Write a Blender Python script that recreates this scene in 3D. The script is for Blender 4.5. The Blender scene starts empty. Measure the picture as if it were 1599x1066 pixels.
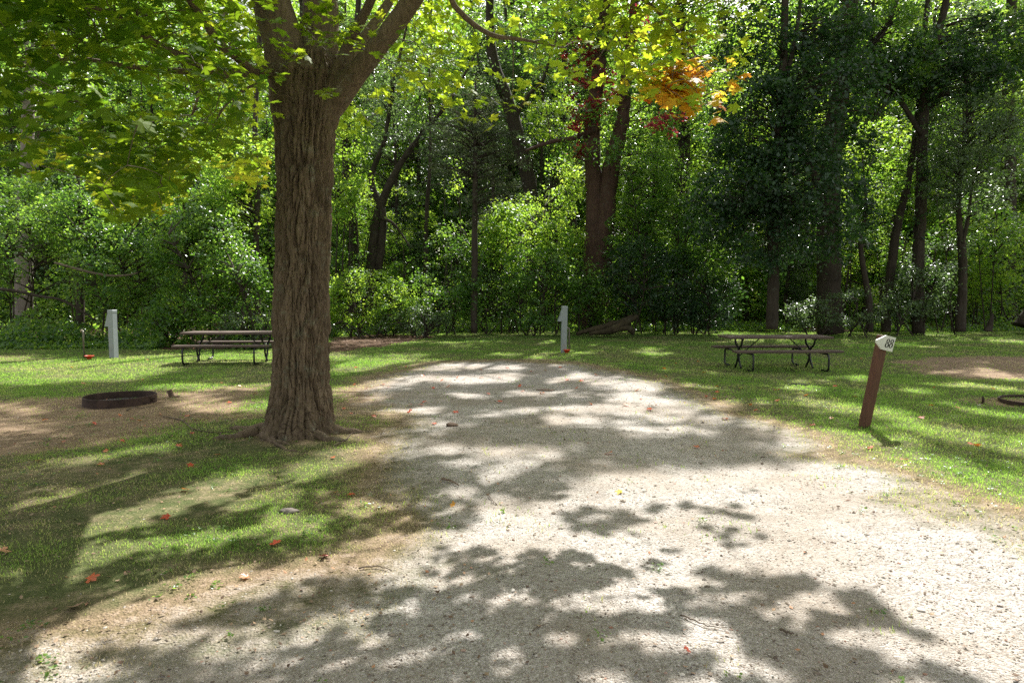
import bpy, math, numpy as np
from math import sin, cos, pi, radians as R
C = bpy.context.scene.collection
scn = bpy.context.scene

# ------------------------------------------------------------------ camera, sky, sun
F = 1066.0; CX = 799.5; CY = 533.0; HOR = 458.0; CAMH = 1.65
PITCH = math.atan((CY-HOR)/F)
cam = bpy.data.cameras.new('camera'); cam.lens = 24.0; cam.sensor_width = 36.0
cam.clip_start = 0.05; cam.clip_end = 1500
camo = bpy.data.objects.new('camera', cam); C.objects.link(camo)
camo.location = (0, 0, CAMH); camo.rotation_euler = (pi/2-PITCH, 0, 0)
scn.camera = camo

S = np.array([0.33, 0.79, 1.0])            # towards the sun, per metre of height
SUN_EL = math.atan2(1.0, math.hypot(S[0], S[1])); SUN_AZ = math.atan2(S[0], S[1])
w = bpy.data.worlds.new('World'); scn.world = w; w.use_nodes = True
nt = w.node_tree; nt.nodes.clear()
sky = nt.nodes.new('ShaderNodeTexSky'); sky.sky_type = 'NISHITA'; sky.sun_disc = False
sky.sun_elevation = SUN_EL; sky.sun_rotation = SUN_AZ; sky.air_density = 1.2; sky.dust_density = 2.0; sky.ozone_density = 1.0
bg = nt.nodes.new('ShaderNodeBackground'); bg.inputs[1].default_value = 0.11
wo = nt.nodes.new('ShaderNodeOutputWorld')
hs = nt.nodes.new('ShaderNodeHueSaturation'); hs.inputs['Saturation'].default_value = 0.35   # thin bright haze, hardly blue
tint = nt.nodes.new('ShaderNodeMix'); tint.data_type = 'RGBA'; tint.blend_type = 'MULTIPLY'; tint.inputs[0].default_value = 1.0; tint.inputs[7].default_value = (1.04, 1.0, .94, 1)
nt.links.new(sky.outputs[0], hs.inputs['Color']); nt.links.new(hs.outputs[0], tint.inputs[6]); nt.links.new(tint.outputs[2], bg.inputs[0]); nt.links.new(bg.outputs[0], wo.inputs[0])
sl = bpy.data.lights.new('sun', 'SUN'); sl.energy = 5.0; sl.angle = R(0.5); sl.color = (1.0, 0.98, 0.94)
so = bpy.data.objects.new('sun', sl); C.objects.link(so)
so.rotation_euler = (-(pi/2-SUN_EL), 0, -SUN_AZ) if False else (0, 0, 0)
from mathutils import Vector, Matrix
so.rotation_euler = Vector((S[0], S[1], S[2])).to_track_quat('Z', 'Y').to_euler()
so.location = (10, 24, 40)
scn.view_settings.view_transform = 'Standard'; scn.view_settings.look = 'None'
scn.view_settings.exposure = 1.22; scn.view_settings.gamma = 1.0
scn.render.engine = 'CYCLES'
cy = scn.cycles; cy.max_bounces = 7; cy.diffuse_bounces = 4; cy.glossy_bounces = 2; cy.transmission_bounces = 4
cy.transparent_max_bounces = 4; cy.use_denoising = False; cy.sample_clamp_indirect = 6.0
cy.caustics_reflective = False; cy.caustics_refractive = False

# ------------------------------------------------------------------ helpers
rng = np.random.default_rng(88)

def W(px, py, d):
    """a point of the place: the direction the survey photo gives, at distance d along +Y"""
    u = (px-CX)/F; v = (CY-py)/F
    dy = cos(PITCH)+v*sin(PITCH); dz = -sin(PITCH)+v*cos(PITCH)
    return np.stack(np.broadcast_arrays(u*d/dy, d*np.ones_like(u/dy), CAMH+dz*d/dy), -1)
def G(px, py):
    u = (px-CX)/F; v = (CY-py)/F
    dy = cos(PITCH)+v*sin(PITCH); dz = -sin(PITCH)+v*cos(PITCH)
    t = -CAMH/dz
    return np.stack(np.broadcast_arrays(u*t, dy*t), -1)
def proj(P):
    x, y, z = P[..., 0], P[..., 1], P[..., 2]-CAMH
    f = y*cos(PITCH)-z*sin(PITCH); up = y*sin(PITCH)+z*cos(PITCH)
    ff = np.where(f > 0.05, f, 0.05)
    return CX+F*x/ff, CY-F*up/ff, f

def _hash(ix, iy, seed):
    h = (ix.astype(np.int64)*374761393+iy.astype(np.int64)*668265263+seed*1442695041) & 0x7fffffff
    h = ((h ^ (h >> 13))*1274126177) & 0x7fffffff
    return ((h ^ (h >> 16)) & 0xffff)/65535.0
def vn(x, y, seed=0):
    x = np.asarray(x, float); y = np.asarray(y, float)
    ix = np.floor(x); iy = np.floor(y); fx = x-ix; fy = y-iy
    fx = fx*fx*(3-2*fx); fy = fy*fy*(3-2*fy)
    a = _hash(ix, iy, seed); b = _hash(ix+1, iy, seed); c = _hash(ix, iy+1, seed); d = _hash(ix+1, iy+1, seed)
    return (a*(1-fx)+b*fx)*(1-fy)+(c*(1-fx)+d*fx)*fy
def fbm(x, y, seed=0, o=4):
    s = 0; a = .5; t = 0
    for k in range(o):
        s = s+a*vn(x*2**k+17*k, y*2**k-9*k, seed+k); t += a; a *= .5
    return s/t

class MB:
    def __init__(s): s.v = []; s.f3 = []; s.f4 = []; s.n = 0; s.at = {}; s.cnt = []
    def add(s, v, f3=None, f4=None, **at):
        v = np.asarray(v, float).reshape(-1, 3)
        if f3 is not None and len(f3): s.f3.append(np.asarray(f3, int).reshape(-1, 3)+s.n)
        if f4 is not None and len(f4): s.f4.append(np.asarray(f4, int).reshape(-1, 4)+s.n)
        for k in at:
            s.at.setdefault(k, [])
            a = np.asarray(at[k], float)
            s.at[k].append((s.n, np.broadcast_to(a, (len(v),))))
        s.v.append(v); s.n += len(v)
        return s
    def box(s, c, size, rot=None, bev=0.0, M=None):
        hx, hy, hz = [q/2 for q in size]; b = min(bev, hx*.9, hy*.9, hz*.9)
        if b <= 0:
            v = np.array([[x, y, z] for z in (-hz, hz) for y in (-hy, hy) for x in (-hx, hx)])
            f = [[0, 2, 3, 1], [4, 5, 7, 6], [0, 1, 5, 4], [2, 6, 7, 3], [0, 4, 6, 2], [1, 3, 7, 5]]; t = None
        else:
            v = []; idx = {}
            for sx in (-1, 1):
                for sy in (-1, 1):
                    for sz in (-1, 1):
                        for a in range(3):
                            p = [sx*(hx-b), sy*(hy-b), sz*(hz-b)]; p[a] = (sx, sy, sz)[a]*(hx, hy, hz)[a]
                            idx[(sx, sy, sz, a)] = len(v); v.append(p)
            f = []; t = []
            for a in range(3):
                o = [k for k in range(3) if k != a]
                for sg in (-1, 1):
                    q = []
                    for (p1, p2) in ((-1, -1), (1, -1), (1, 1), (-1, 1)):
                        k = [0, 0, 0]; k[a] = sg; k[o[0]] = p1; k[o[1]] = p2; q.append(idx[(*k, a)])
                    f.append(q)
            for a in range(3):
                o = [k for k in range(3) if k != a]
                for s1 in (-1, 1):
                    for s2 in (-1, 1):
                        k0 = [0, 0, 0]; k0[o[0]] = s1; k0[o[1]] = s2; k1 = list(k0); k0[a] = -1; k1[a] = 1
                        f.append([idx[(*k0, o[0])], idx[(*k1, o[0])], idx[(*k1, o[1])], idx[(*k0, o[1])]])
            for sx in (-1, 1):
                for sy in (-1, 1):
                    for sz in (-1, 1): t.append([idx[(sx, sy, sz, a)] for a in range(3)])
            v = np.array(v, float)
        if rot is not None: v = v @ np.array(rot).T
        v = v+np.array(c)
        if M is not None: v = v @ M[:3, :3].T+M[:3, 3]
        return s.add(v, t, f)
    def tube(s, pts, rad, n=8, cap=True, **at):
        pts = np.asarray(pts, float); m = len(pts)
        rad = np.broadcast_to(np.asarray(rad, float), (m,))
        t = np.gradient(pts, axis=0); t /= np.linalg.norm(t, axis=1)[:, None]+1e-9
        a = np.array([1., 0, 0]) if abs(t[0, 0]) < .8 else np.array([0, 1., 0])
        u = np.empty_like(pts); q = a-t[0]*(a@t[0]); q /= np.linalg.norm(q)
        for i in range(m):
            q = q-t[i]*(q@t[i]); q /= np.linalg.norm(q)+1e-9; u[i] = q
        wv = np.cross(t, u); th = np.arange(n)*2*pi/n
        ring = u[:, None, :]*np.cos(th)[None, :, None]+wv[:, None, :]*np.sin(th)[None, :, None]
        v = (pts[:, None, :]+ring*rad[:, None, None]).reshape(-1, 3)
        i = np.arange(m-1)[:, None]*n; j = np.arange(n)[None, :]; k = (j+1) % n
        f = np.stack([i+j, i+k, i+n+k, i+n+j], -1).reshape(-1, 4); f3 = []
        if cap:
            v = np.vstack([v, pts[0], pts[-1]]); jj = np.arange(n); kk = (jj+1) % n
            f3 = np.vstack([np.stack([kk, jj, np.full(n, m*n)], -1), np.stack([(m-1)*n+jj, (m-1)*n+kk, np.full(n, m*n+1)], -1)])
        return s.add(v, f3, f, **at)
    def mesh(s, name, mat, smooth=False):
        me = bpy.data.meshes.new(name)
        v = np.concatenate(s.v) if s.v else np.zeros((0, 3))
        f3 = np.concatenate(s.f3) if s.f3 else np.zeros((0, 3), int); f4 = np.concatenate(s.f4) if s.f4 else np.zeros((0, 4), int)
        me.vertices.add(len(v)); me.vertices.foreach_set('co', v.astype(np.float32).ravel())
        me.loops.add(f3.size+f4.size); me.loops.foreach_set('vertex_index', np.concatenate([f3.ravel(), f4.ravel()]).astype(np.int32))
        nf = len(f3)+len(f4); me.polygons.add(nf)
        st = np.concatenate([np.arange(len(f3))*3, len(f3)*3+np.arange(len(f4))*4])
        me.polygons.foreach_set('loop_start', st.astype(np.int32))
        me.polygons.foreach_set('loop_total', np.concatenate([np.full(len(f3), 3), np.full(len(f4), 4)]).astype(np.int32))
        me.polygons.foreach_set('use_smooth', np.full(nf, smooth))
        for k, lst in s.at.items():
            arr = np.zeros(len(v), np.float32)
            for o, a in lst: arr[o:o+len(a)] = a
            at = me.attributes.new(k, 'FLOAT', 'POINT'); at.data.foreach_set('value', arr)
        me.update(calc_edges=True); me.validate()
        if mat: me.materials.append(mat)
        return me
    def obj(s, name, mat, parent=None, smooth=False):
        o = bpy.data.objects.new(name, s.mesh(name, mat, smooth)); C.objects.link(o)
        if parent is not None: link(o, parent)
        return o
def link(o, parent):
    o.parent = parent          # parents carry location only when parts are built around their origin
def tag(o, label=None, cat=None, group=None, kind=None):
    if label: o['label'] = label
    if cat: o['category'] = cat
    if group: o['group'] = group
    if kind: o['kind'] = kind
    return o
def empty(name, loc=(0, 0, 0), rz=0, label=None, cat=None, group=None):
    o = bpy.data.objects.new(name, None); C.objects.link(o); o.location = tuple(loc); o.rotation_euler = (0, 0, rz)
    o.empty_display_size = .2
    return tag(o, label, cat, group)
def copy_tree(o, parent=None):
    c = o.copy(); C.objects.link(c); c.parent = parent
    for ch in list(o.children): copy_tree(ch, c)
    return c
def smoothpath(pts, n=8):
    pts = np.asarray(pts, float); m = len(pts)
    P = np.vstack([2*pts[0]-pts[1], pts, 2*pts[-1]-pts[-2]]); out = []
    for i in range(m-1):
        p0, p1, p2, p3 = P[i:i+4]
        for t in np.arange(n)/n:
            out.append(.5*((2*p1)+(-p0+p2)*t+(2*p0-5*p1+4*p2-p3)*t*t+(-p0+3*p1-3*p2+p3)*t**3))
    out.append(pts[-1]); return np.array(out)

# ------------------------------------------------------------------ materials
class NT:
    def __init__(s, name):
        s.m = bpy.data.materials.new(name); s.m.use_nodes = True; s.t = s.m.node_tree; s.t.nodes.clear()
        s.out = s.t.nodes.new('ShaderNodeOutputMaterial')
    def n(s, typ, ins=None, **kw):
        nd = s.t.nodes.new('ShaderNode'+typ)
        for k, v in kw.items(): setattr(nd, k, v)
        for k, v in (ins or {}).items():
            if hasattr(v, 'is_linked') or isinstance(v, bpy.types.NodeSocket): s.t.links.new(v, nd.inputs[k])
            else: nd.inputs[k].default_value = v
        return nd
    def ramp(s, fac, stops):
        nd = s.t.nodes.new('ShaderNodeValToRGB'); e = nd.color_ramp.elements
        while len(e) < len(stops): e.new(.5)
        for el, (p, c) in zip(e, stops): el.position = p; el.color = (*c, 1) if len(c) == 3 else c
        s.t.links.new(fac, nd.inputs[0]); return nd.outputs[0]
    def mixc(s, fac, a, b, mode='MIX'):
        nd = s.t.nodes.new('ShaderNodeMix'); nd.data_type = 'RGBA'; nd.blend_type = mode; nd.clamp_factor = True
        for k, v in ((0, fac), (6, a), (7, b)):
            if isinstance(v, bpy.types.NodeSocket): s.t.links.new(v, nd.inputs[k])
            else: nd.inputs[k].default_value = v if k == 0 else ((*v, 1) if len(v) == 3 else v)
        return nd.outputs[2]
    def math(s, op, a, b=0.0, c=None):
        nd = s.t.nodes.new('ShaderNodeMath'); nd.operation = op
        for k, v in ((0, a), (1, b)) + (((2, c),) if c is not None else ()):
            if isinstance(v, bpy.types.NodeSocket): s.t.links.new(v, nd.inputs[k])
            else: nd.inputs[k].default_value = v
        return nd.outputs[0]
    def attr(s, name): return s.n('Attribute', attribute_name=name).outputs['Fac']
    def obj(s, scale=(1, 1, 1)):
        tc = s.n('TexCoord').outputs['Object']
        return s.n('Mapping', {'Vector': tc, 'Scale': scale}).outputs[0]
    def pos(s, scale=(1, 1, 1)):
        g = s.n('NewGeometry').outputs['Position']
        return s.n('Mapping', {'Vector': g, 'Scale': scale}).outputs[0]
    def noise(s, vec, scale=5, detail=4, rough=.55):
        return s.n('TexNoise', {'Vector': vec, 'Scale': scale, 'Detail': detail, 'Roughness': rough}).outputs['Fac']
    def surf(s, sh): s.t.links.new(sh, s.out.inputs[0]); return s.m

def leafmat(name, stops, tstops=None, tr=.45, rough=.42, spec=.4, attr='rnd'):
    m = NT(name); a = m.attr(attr)
    col = m.ramp(a, stops)
    if tstops is None:
        tstops = [(p, (min(1, c[0]*2.6+.02), min(1, c[1]*2.3), c[2]*.8)) for p, c in stops]
    tc = m.ramp(a, tstops)
    p = m.n('BsdfPrincipled', {'Base Color': col, 'Roughness': rough, 'Specular IOR Level': spec})
    t = m.n('BsdfTranslucent', {'Color': tc})
    mx = m.n('MixShader', {0: tr, 1: p.outputs[0], 2: t.outputs[0]})
    return m.surf(mx.outputs[0])

def barkmat(name, c1, c2, sc=10, rough=.95, bump=.02, zs=.16):
    m = NT(name); v = m.pos((1, 1, zs))
    n1 = m.noise(v, sc, 6, .65); n2 = m.noise(m.pos(), 2.2, 3)
    f = m.math('MULTIPLY_ADD', n2, .5, m.math('MULTIPLY', n1, .7))
    col = m.ramp(f, [(.3, c1), (.75, c2)])
    n3 = m.noise(m.pos(), 6.5, 5, .7)
    col = m.mixc(m.ramp(n3, [(.56, (0, 0, 0)), (.66, (.5, .5, .5))]), col, tuple(min(1, q*1.15+.03) for q in (c2[1], c2[1]*1.0, c2[2])))
    vor = m.n('TexVoronoi', {'Vector': v, 'Scale': sc*1.6}, feature='DISTANCE_TO_EDGE').outputs[0]
    h = m.math('ADD', m.math('MULTIPLY', m.math('MINIMUM', vor, .25), 1.5), n1)
    b = m.n('Bump', {'Height': h, 'Strength': .7, 'Distance': bump})
    p = m.n('BsdfPrincipled', {'Base Color': col, 'Roughness': rough, 'Specular IOR Level': .2, 'Normal': b.outputs[0]})
    return m.surf(p.outputs[0])

def plain(name, col, rough=.6, metal=0, spec=.4, var=.15, sc=8, bump=0.002, col2=None, nscale=(1, 1, 1)):
    m = NT(name); v = m.obj(nscale); n = m.noise(v, sc, 5, .6)
    c2 = col2 or tuple(q*(1-var) for q in col); c1 = tuple(min(1, q*(1+var)) for q in col)
    c = m.ramp(n, [(.35, c2), (.65, c1)])
    b = m.n('Bump', {'Height': m.noise(v, sc*7, 3), 'Strength': .5, 'Distance': bump})
    p = m.n('BsdfPrincipled', {'Base Color': c, 'Roughness': rough, 'Metallic': metal, 'Specular IOR Level': spec, 'Normal': b.outputs[0]})
    return m.surf(p.outputs[0])

M = {}
M['maple'] = leafmat('maple_leaf',
    [(0, (.045, .095, .012)), (.3, (.085, .15, .016)), (.52, (.20, .27, .025)), (.68, (.36, .38, .03)), (.80, (.55, .40, .035)), (.9, (.66, .27, .03)), (1, (.62, .13, .03))],
    [(0, (.16, .32, .015)), (.3, (.34, .50, .02)), (.52, (.58, .70, .04)), (.68, (.82, .80, .06)), (.80, (.9, .66, .06)), (.9, (.95, .42, .05)), (1, (.9, .2, .04))], tr=.58, rough=.55, spec=.25, attr='hue')
M['leaf_mid'] = leafmat('woodland_leaf_mid', [(0, (.036, .085, .023)), (.5, (.075, .155, .035)), (1, (.15, .25, .055))], [(0, (.16, .40, .03)), (1, (.55, .78, .09))], tr=.46, rough=.34, spec=.6)
M['leaf_bright'] = leafmat('woodland_leaf_bright', [(0, (.06, .14, .025)), (.6, (.13, .24, .04)), (1, (.24, .33, .06))], [(0, (.38, .68, .05)), (1, (.72, .88, .1))], tr=.52)
M['leaf_dark'] = leafmat('woodland_leaf_dark', [(0, (.020, .048, .022)), (.6, (.034, .072, .030)), (1, (.055, .105, .04))], [(0, (.05, .15, .02)), (1, (.16, .34, .05))], tr=.32, rough=.36, spec=.55)
M['leaf_grey'] = leafmat('woodland_leaf_grey', [(0, (.05, .085, .04)), (.6, (.085, .13, .06)), (1, (.13, .18, .09))], [(0, (.14, .25, .06)), (1, (.3, .44, .12))], tr=.38, rough=.34, spec=.6)
M['leaf_cedar'] = leafmat('cedar_foliage', [(0, (.05, .07, .035)), (1, (.13, .15, .075))], [(0, (.08, .12, .04)), (1, (.2, .24, .09))], tr=.2, rough=.7, spec=.2)
M['leaf_red'] = leafmat('creeper_leaf', [(0, (.11, .02, .022)), (.6, (.26, .035, .045)), (.85, (.42, .06, .06)), (1, (.5, .17, .05))], [(0, (.35, .04, .05)), (.8, (.65, .09, .11)), (1, (.95, .35, .06))], tr=.5)
M['grass'] = leafmat('grass_blade', [(0, (.10, .19, .04)), (.4, (.18, .28, .07)), (.6, (.30, .34, .12)), (.8, (.46, .39, .21)), (1, (.55, .46, .28))],
    [(0, (.30, .55, .07)), (.4, (.46, .68, .11)), (.6, (.6, .66, .18)), (.8, (.65, .55, .28)), (1, (.65, .55, .32))], tr=.5, rough=.5, spec=.35)
M['fallen'] = leafmat('fallen_maple_leaf', [(0, (.55, .07, .03)), (.5, (.6, .13, .05)), (1, (.55, .2, .09))], tr=.2, attr='rnd')
M['bark'] = barkmat('maple_bark', (.034, .024, .017), (.215, .158, .11), 26, bump=.02)
M['bark2'] = barkmat('woodland_bark', (.02, .016, .012), (.07, .055, .042), 12)
M['bark_red'] = barkmat('reddish_bark', (.035, .02, .015), (.11, .065, .048), 10)
M['bark_pale'] = barkmat('pale_bark', (.11, .095, .08), (.27, .235, .2), 8)
M['twig'] = barkmat('twig_bark', (.06, .045, .03), (.17, .13, .1), 20, bump=.002)
M['moss'] = barkmat('mossy_bark', (.018, .014, .01), (.075, .06, .032), 9, bump=.06)
M['plank'] = plain('brown_plank', (.105, .073, .058), .6, spec=.35, var=.25, sc=6, nscale=(.4, 6, 6))
M['black'] = plain('black_steel_pipe', (.012, .012, .014), .38, spec=.5, var=.3, sc=20)
M['grey_metal'] = plain('grey_painted_steel', (.29, .32, .335), .5, spec=.45, var=.07, sc=5)
M['pipe'] = plain('galvanised_pipe', (.21, .185, .16), .5, metal=.4, var=.3, sc=18)
M['brass'] = plain('brass_tap', (.45, .36, .22), .35, metal=.8, var=.2, sc=18)
M['orange'] = plain('orange_plastic', (.62, .07, .02), .5, var=.15)
M['rust'] = plain('rusty_steel', (.052, .032, .026), .75, spec=.3, var=.4, sc=7, bump=.004)
M['ash'] = plain('fire_ash', (.05, .045, .042), .95, var=.4, sc=12, bump=.01)
M['post'] = plain('brown_painted_wood', (.115, .05, .032), .6, spec=.35, var=.18, sc=5, nscale=(8, 8, .6))
M['sign'] = plain('white_sign_board', (.68, .68, .62), .55, var=.05, sc=14)
M['black_paint'] = plain('black_paint', (.01, .01, .01), .6, var=.1)
M['stone'] = plain('pale_stone', (.33, .30, .26), .9, var=.3, sc=14, bump=.006)
M['rust_stone'] = plain('weathered_stone', (.2, .17, .145), .9, var=.3, sc=14, bump=.006)
M['deadwood'] = plain('dead_wood', (.16, .11, .08), .9, var=.4, sc=12, bump=.004)

# gravel stones
mm = NT('gravel_stone'); a = mm.attr('rnd')
M['pebble'] = mm.surf(mm.n('BsdfPrincipled', {'Base Color': mm.ramp(a, [(0, (.12, .09, .07)), (.25, (.28, .225, .175)), (.6, (.37, .33, .285)), (.88, (.55, .505, .45)), (1, (.28, .14, .09))]), 'Roughness': .9, 'Specular IOR Level': .25}).outputs[0])
mm = NT('dry_litter'); a = mm.attr('rnd')
M['litter'] = mm.surf(mm.n('BsdfPrincipled', {'Base Color': mm.ramp(a, [(0, (.09, .05, .03)), (.5, (.2, .13, .08)), (.85, (.34, .24, .15)), (1, (.45, .2, .1))]), 'Roughness': .85}).outputs[0])

# ground
m = NT('ground_surface'); P1 = m.pos()
g = m.attr('gravel'); d_ = m.attr('dirt'); ff = m.attr('floor')
n_big = m.noise(P1, .9, 4); n_mid = m.noise(P1, 5, 6, .65); n_fine = m.noise(P1, 55, 4, .7)
vor = m.n('TexVoronoi', {'Vector': P1, 'Scale': 75.0})
vcol = m.n('SeparateColor', {0: vor.outputs['Color']}).outputs[0]
vor2 = m.n('TexVoronoi', {'Vector': P1, 'Scale': 190.0}); vcol2 = m.n('SeparateColor', {0: vor2.outputs['Color']}).outputs[1]
gm = m.math('MULTIPLY_ADD', vcol, .4, m.math('MULTIPLY_ADD', vcol2, .35, m.math('MULTIPLY', n_mid, .5)))
gcol = m.ramp(gm, [(.2, (.175, .148, .12)), (.6, (.352, .318, .285)), (.95, (.56, .52, .475))])
gcol = m.mixc(m.math('MULTIPLY', m.math('GREATER_THAN', n_big, .56), .0), gcol, (.2, .15, .1))
gcol = m.mixc(m.ramp(n_big, [(.42, (0, 0, 0)), (.62, (.6, .6, .6))]), gcol, (.27, .22, .17))
dcol = m.ramp(m.math('MULTIPLY_ADD', n_fine, .5, m.math('MULTIPLY', n_mid, .5)), [(.3, (.13, .085, .052)), (.52, (.24, .17, .11)), (.72, (.40, .31, .22))])
gr = m.ramp(m.math('MULTIPLY_ADD', n_fine, .5, m.math('MULTIPLY', n_mid, .5)), [(.3, (.05, .062, .022)), (.5, (.095, .11, .04)), (.7, (.20, .18, .09))])
fl = m.ramp(m.math('MULTIPLY_ADD', n_fine, .6, m.math('MULTIPLY', n_mid, .4)), [(.3, (.055, .034, .02)), (.55, (.13, .08, .05)), (.72, (.27, .19, .125))])
def edge(att, soft=.24):
    k = m.math('ADD', att, m.math('MULTIPLY', m.math('SUBTRACT', n_mid, .5), .9))
    k = m.math('ADD', k, m.math('MULTIPLY', m.math('SUBTRACT', n_fine, .5), .5))
    nd = m.n('MapRange', {'Value': k, 'From Min': .5-soft, 'From Max': .5+soft}); return nd.outputs[0]
col = m.mixc(edge(d_), gr, dcol)
col = m.mixc(edge(ff), col, fl)
col = m.mixc(edge(g), col, gcol)
h = m.math('ADD', m.math('MULTIPLY', n_fine, .5), m.math('MULTIPLY', vor.outputs['Distance'], -.8))
b = m.n('Bump', {'Height': h, 'Strength': .9, 'Distance': .012})
b2 = m.n('Bump', {'Height': n_mid, 'Strength': .6, 'Distance': .05, 'Normal': b.outputs[0]})
M['ground'] = m.surf(m.n('BsdfPrincipled', {'Base Color': col, 'Roughness': .95, 'Specular IOR Level': .12, 'Normal': b2.outputs[0]}).outputs[0])

# ------------------------------------------------------------------ where the sun reaches the ground
LITP = [[(790, 800), (850, 760), (900, 742), (1060, 738), (1200, 712), (1290, 705), (1450, 762), (1700, 850), (1700, 1200), (1300, 1200), (930, 1100), (930, 900), (780, 858)]]
LITS = [  # strokes of sun on the ground: x, y ... half width
 ((-60, 575, 210, 569), 20), ((200, 562, 420, 557), 9), ((0, 553, 180, 552), 5), ((-20, 634, 45, 640), 8), ((230, 603, 400, 606), 4), ((290, 632, 412, 634), 8), ((262, 617, 330, 622), 4),
 ((-10, 668, 40, 670), 3), ((60, 677, 105, 676), 3), ((205, 705, 250, 700), 6), ((120, 722, 165, 716), 4), ((190, 747, 232, 737), 6), ((112, 772, 150, 765), 5), ((50, 787, 92, 785), 3),
 ((88, 842, 160, 816, 230, 790, 295, 772), 8), ((78, 896, 150, 872, 205, 848), 7), ((150, 872, 250, 838), 5), ((285, 848, 350, 836, 420, 820, 475, 812), 8),
 ((335, 765, 400, 735), 11), ((370, 792, 455, 765), 6), ((470, 735, 570, 705), 9), ((540, 720, 610, 695), 8), ((545, 792, 620, 789), 5), ((520, 680, 560, 690), 5),
 ((-20, 1012, 150, 978, 300, 938, 420, 905, 520, 880, 600, 855, 700, 842, 800, 828), 14), ((-20, 1058, 130, 1042), 13), ((130, 1050, 180, 1035), 6),
 ((480, 985, 560, 965), 9), ((380, 1012, 412, 1004), 5), ((520, 1038, 552, 1026), 5), ((740, 912, 772, 924), 9), ((590, 900, 640, 885), 6), ((165, 925, 260, 915), 5),
 ((300, 905, 380, 880), 6), ((520, 612, 640, 594), 6), ((600, 648, 665, 640), 6), ((655, 662, 712, 665), 4), ((560, 628, 600, 622), 3),
 ((520, 577, 650, 556), 7), ((520, 556, 600, 548), 5), ((520, 534, 640, 530), 7), ((640, 534, 790, 527), 4), ((830, 531, 885, 530), 2.5), ((740, 552, 800, 553), 2), ((830, 553, 900, 549), 2.2),
 ((650, 575, 700, 568), 4), ((690, 571, 800, 573), 4), ((665, 590, 730, 592, 800, 586), 5), ((780, 612, 880, 613), 3.5), ((700, 615, 740, 618), 3), ((850, 596, 900, 588), 3), ((760, 646, 880, 640, 990, 636), 5), ((850, 662, 920, 657, 990, 664), 6),
 ((900, 588, 1020, 608), 6), ((960, 618, 1060, 632), 7), ((1000, 672, 1080, 664), 6), ((970, 645, 1040, 650), 4), ((1060, 640, 1110, 655), 5),
 ((690, 700, 790, 706), 7), ((760, 742, 860, 722), 8), ((790, 768, 850, 756), 6), ((705, 728, 760, 722), 5), ((735, 780, 790, 790), 7), ((800, 712, 860, 708), 4), ((700, 765, 730, 770), 5), ((640, 715, 690, 700), 4),
 ((1190, 660, 1290, 690), 9), ((1290, 690, 1450, 735, 1620, 800), 15), ((1250, 700, 1450, 765, 1620, 840), 15), ((1390, 650, 1500, 686, 1620, 704), 8), ((1400, 690, 1560, 760), 6), ((1340, 700, 1400, 690), 5),
 ((1120, 632, 1185, 627), 5), ((1110, 650, 1180, 655), 3), ((1250, 626, 1312, 633), 5), ((1215, 604, 1285, 605), 4.5), ((1385, 605, 1450, 609), 4), ((1480, 599, 1610, 613), 3.5), ((1320, 587, 1350, 589), 2.5),
 ((1530, 580, 1610, 592), 5), ((1450, 583, 1500, 577), 3), ((1025, 530, 1085, 525), 2.5), ((1000, 553, 1040, 551), 2), ((1140, 530, 1290, 527), 1.5), ((1300, 527, 1345, 527), 1.8), ((1530, 533, 1610, 537), 2.5), ((1440, 542, 1470, 540), 1.6),
 ((1290, 645, 1380, 640), 3), ((1330, 615, 1360, 618), 2.5), ((1060, 600, 1110, 606), 2), ((1500, 640, 1610, 655), 4), ((1440, 628, 1500, 632), 2.5)]
SHS = [((895, 812, 1000, 802, 1095, 790, 1150, 797), 15), ((1150, 797, 1188, 830), 15), ((880, 822, 960, 832, 1040, 848), 9), ((1060, 815, 1130, 825), 12), ((1130, 758, 1190, 764), 8), ((1180, 712, 1270, 705), 6),
 ((800, 762, 870, 772), 16), ((840, 735, 930, 722), 9), ((865, 815, 905, 826), 7), ((1130, 840, 1160, 850), 8),
 ((690, 880, 900, 890), 22), ((880, 880, 935, 905), 16), ((700, 925, 910, 920), 16), ((680, 985, 850, 975), 28), ((850, 985, 1030, 980), 18), ((700, 1045, 1000, 1042), 30), ((1000, 1030, 1090, 1040), 22), ((930, 935, 1060, 950), 10),
 ((1025, 882, 1095, 890), 10), ((1120, 885, 1160, 905, 1240, 912), 18), ((1240, 905, 1282, 912), 10), ((1050, 930, 1110, 920, 1200, 935), 15), ((1100, 955, 1180, 965), 13),
 ((1322, 925, 1352, 940), 12), ((1340, 950, 1390, 968, 1445, 982), 11), ((1230, 968, 1370, 978), 9), ((1160, 985, 1250, 1000), 16), ((1200, 1020, 1330, 1035), 26), ((1290, 1070, 1400, 1090), 26), ((1150, 1060, 1250, 1090), 20), ((1235, 935, 1290, 960), 6),
 ((1425, 1045, 1500, 1052, 1550, 1075), 15)]
HOLES = [((1030, 804, 1060, 806), 5), ((1045, 838, 1090, 836), 5), ((990, 828, 1010, 830), 4), ((1205, 957, 1235, 952), 7), ((1135, 1048, 1185, 1030), 8), ((925, 1058, 950, 1055), 9), ((890, 950, 960, 938), 6), ((1050, 998, 1120, 1000), 7), ((1170, 925, 1190, 925), 4), ((640, 905, 690, 915), 5), ((800, 937, 900, 948), 5), ((960, 935, 990, 950), 5), ((840, 1005, 880, 1000), 6), ((700, 985, 740, 990), 5), ((620, 1030, 660, 1022), 6), ((770, 1035, 810, 1040), 5), ((300, 1020, 340, 1012), 6), ((420, 1045, 450, 1040), 5), ((230, 1000, 290, 985), 5), ((640, 960, 690, 955), 4), ((560, 1000, 590, 1010), 5), ((900, 885, 930, 880), 3)]
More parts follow.
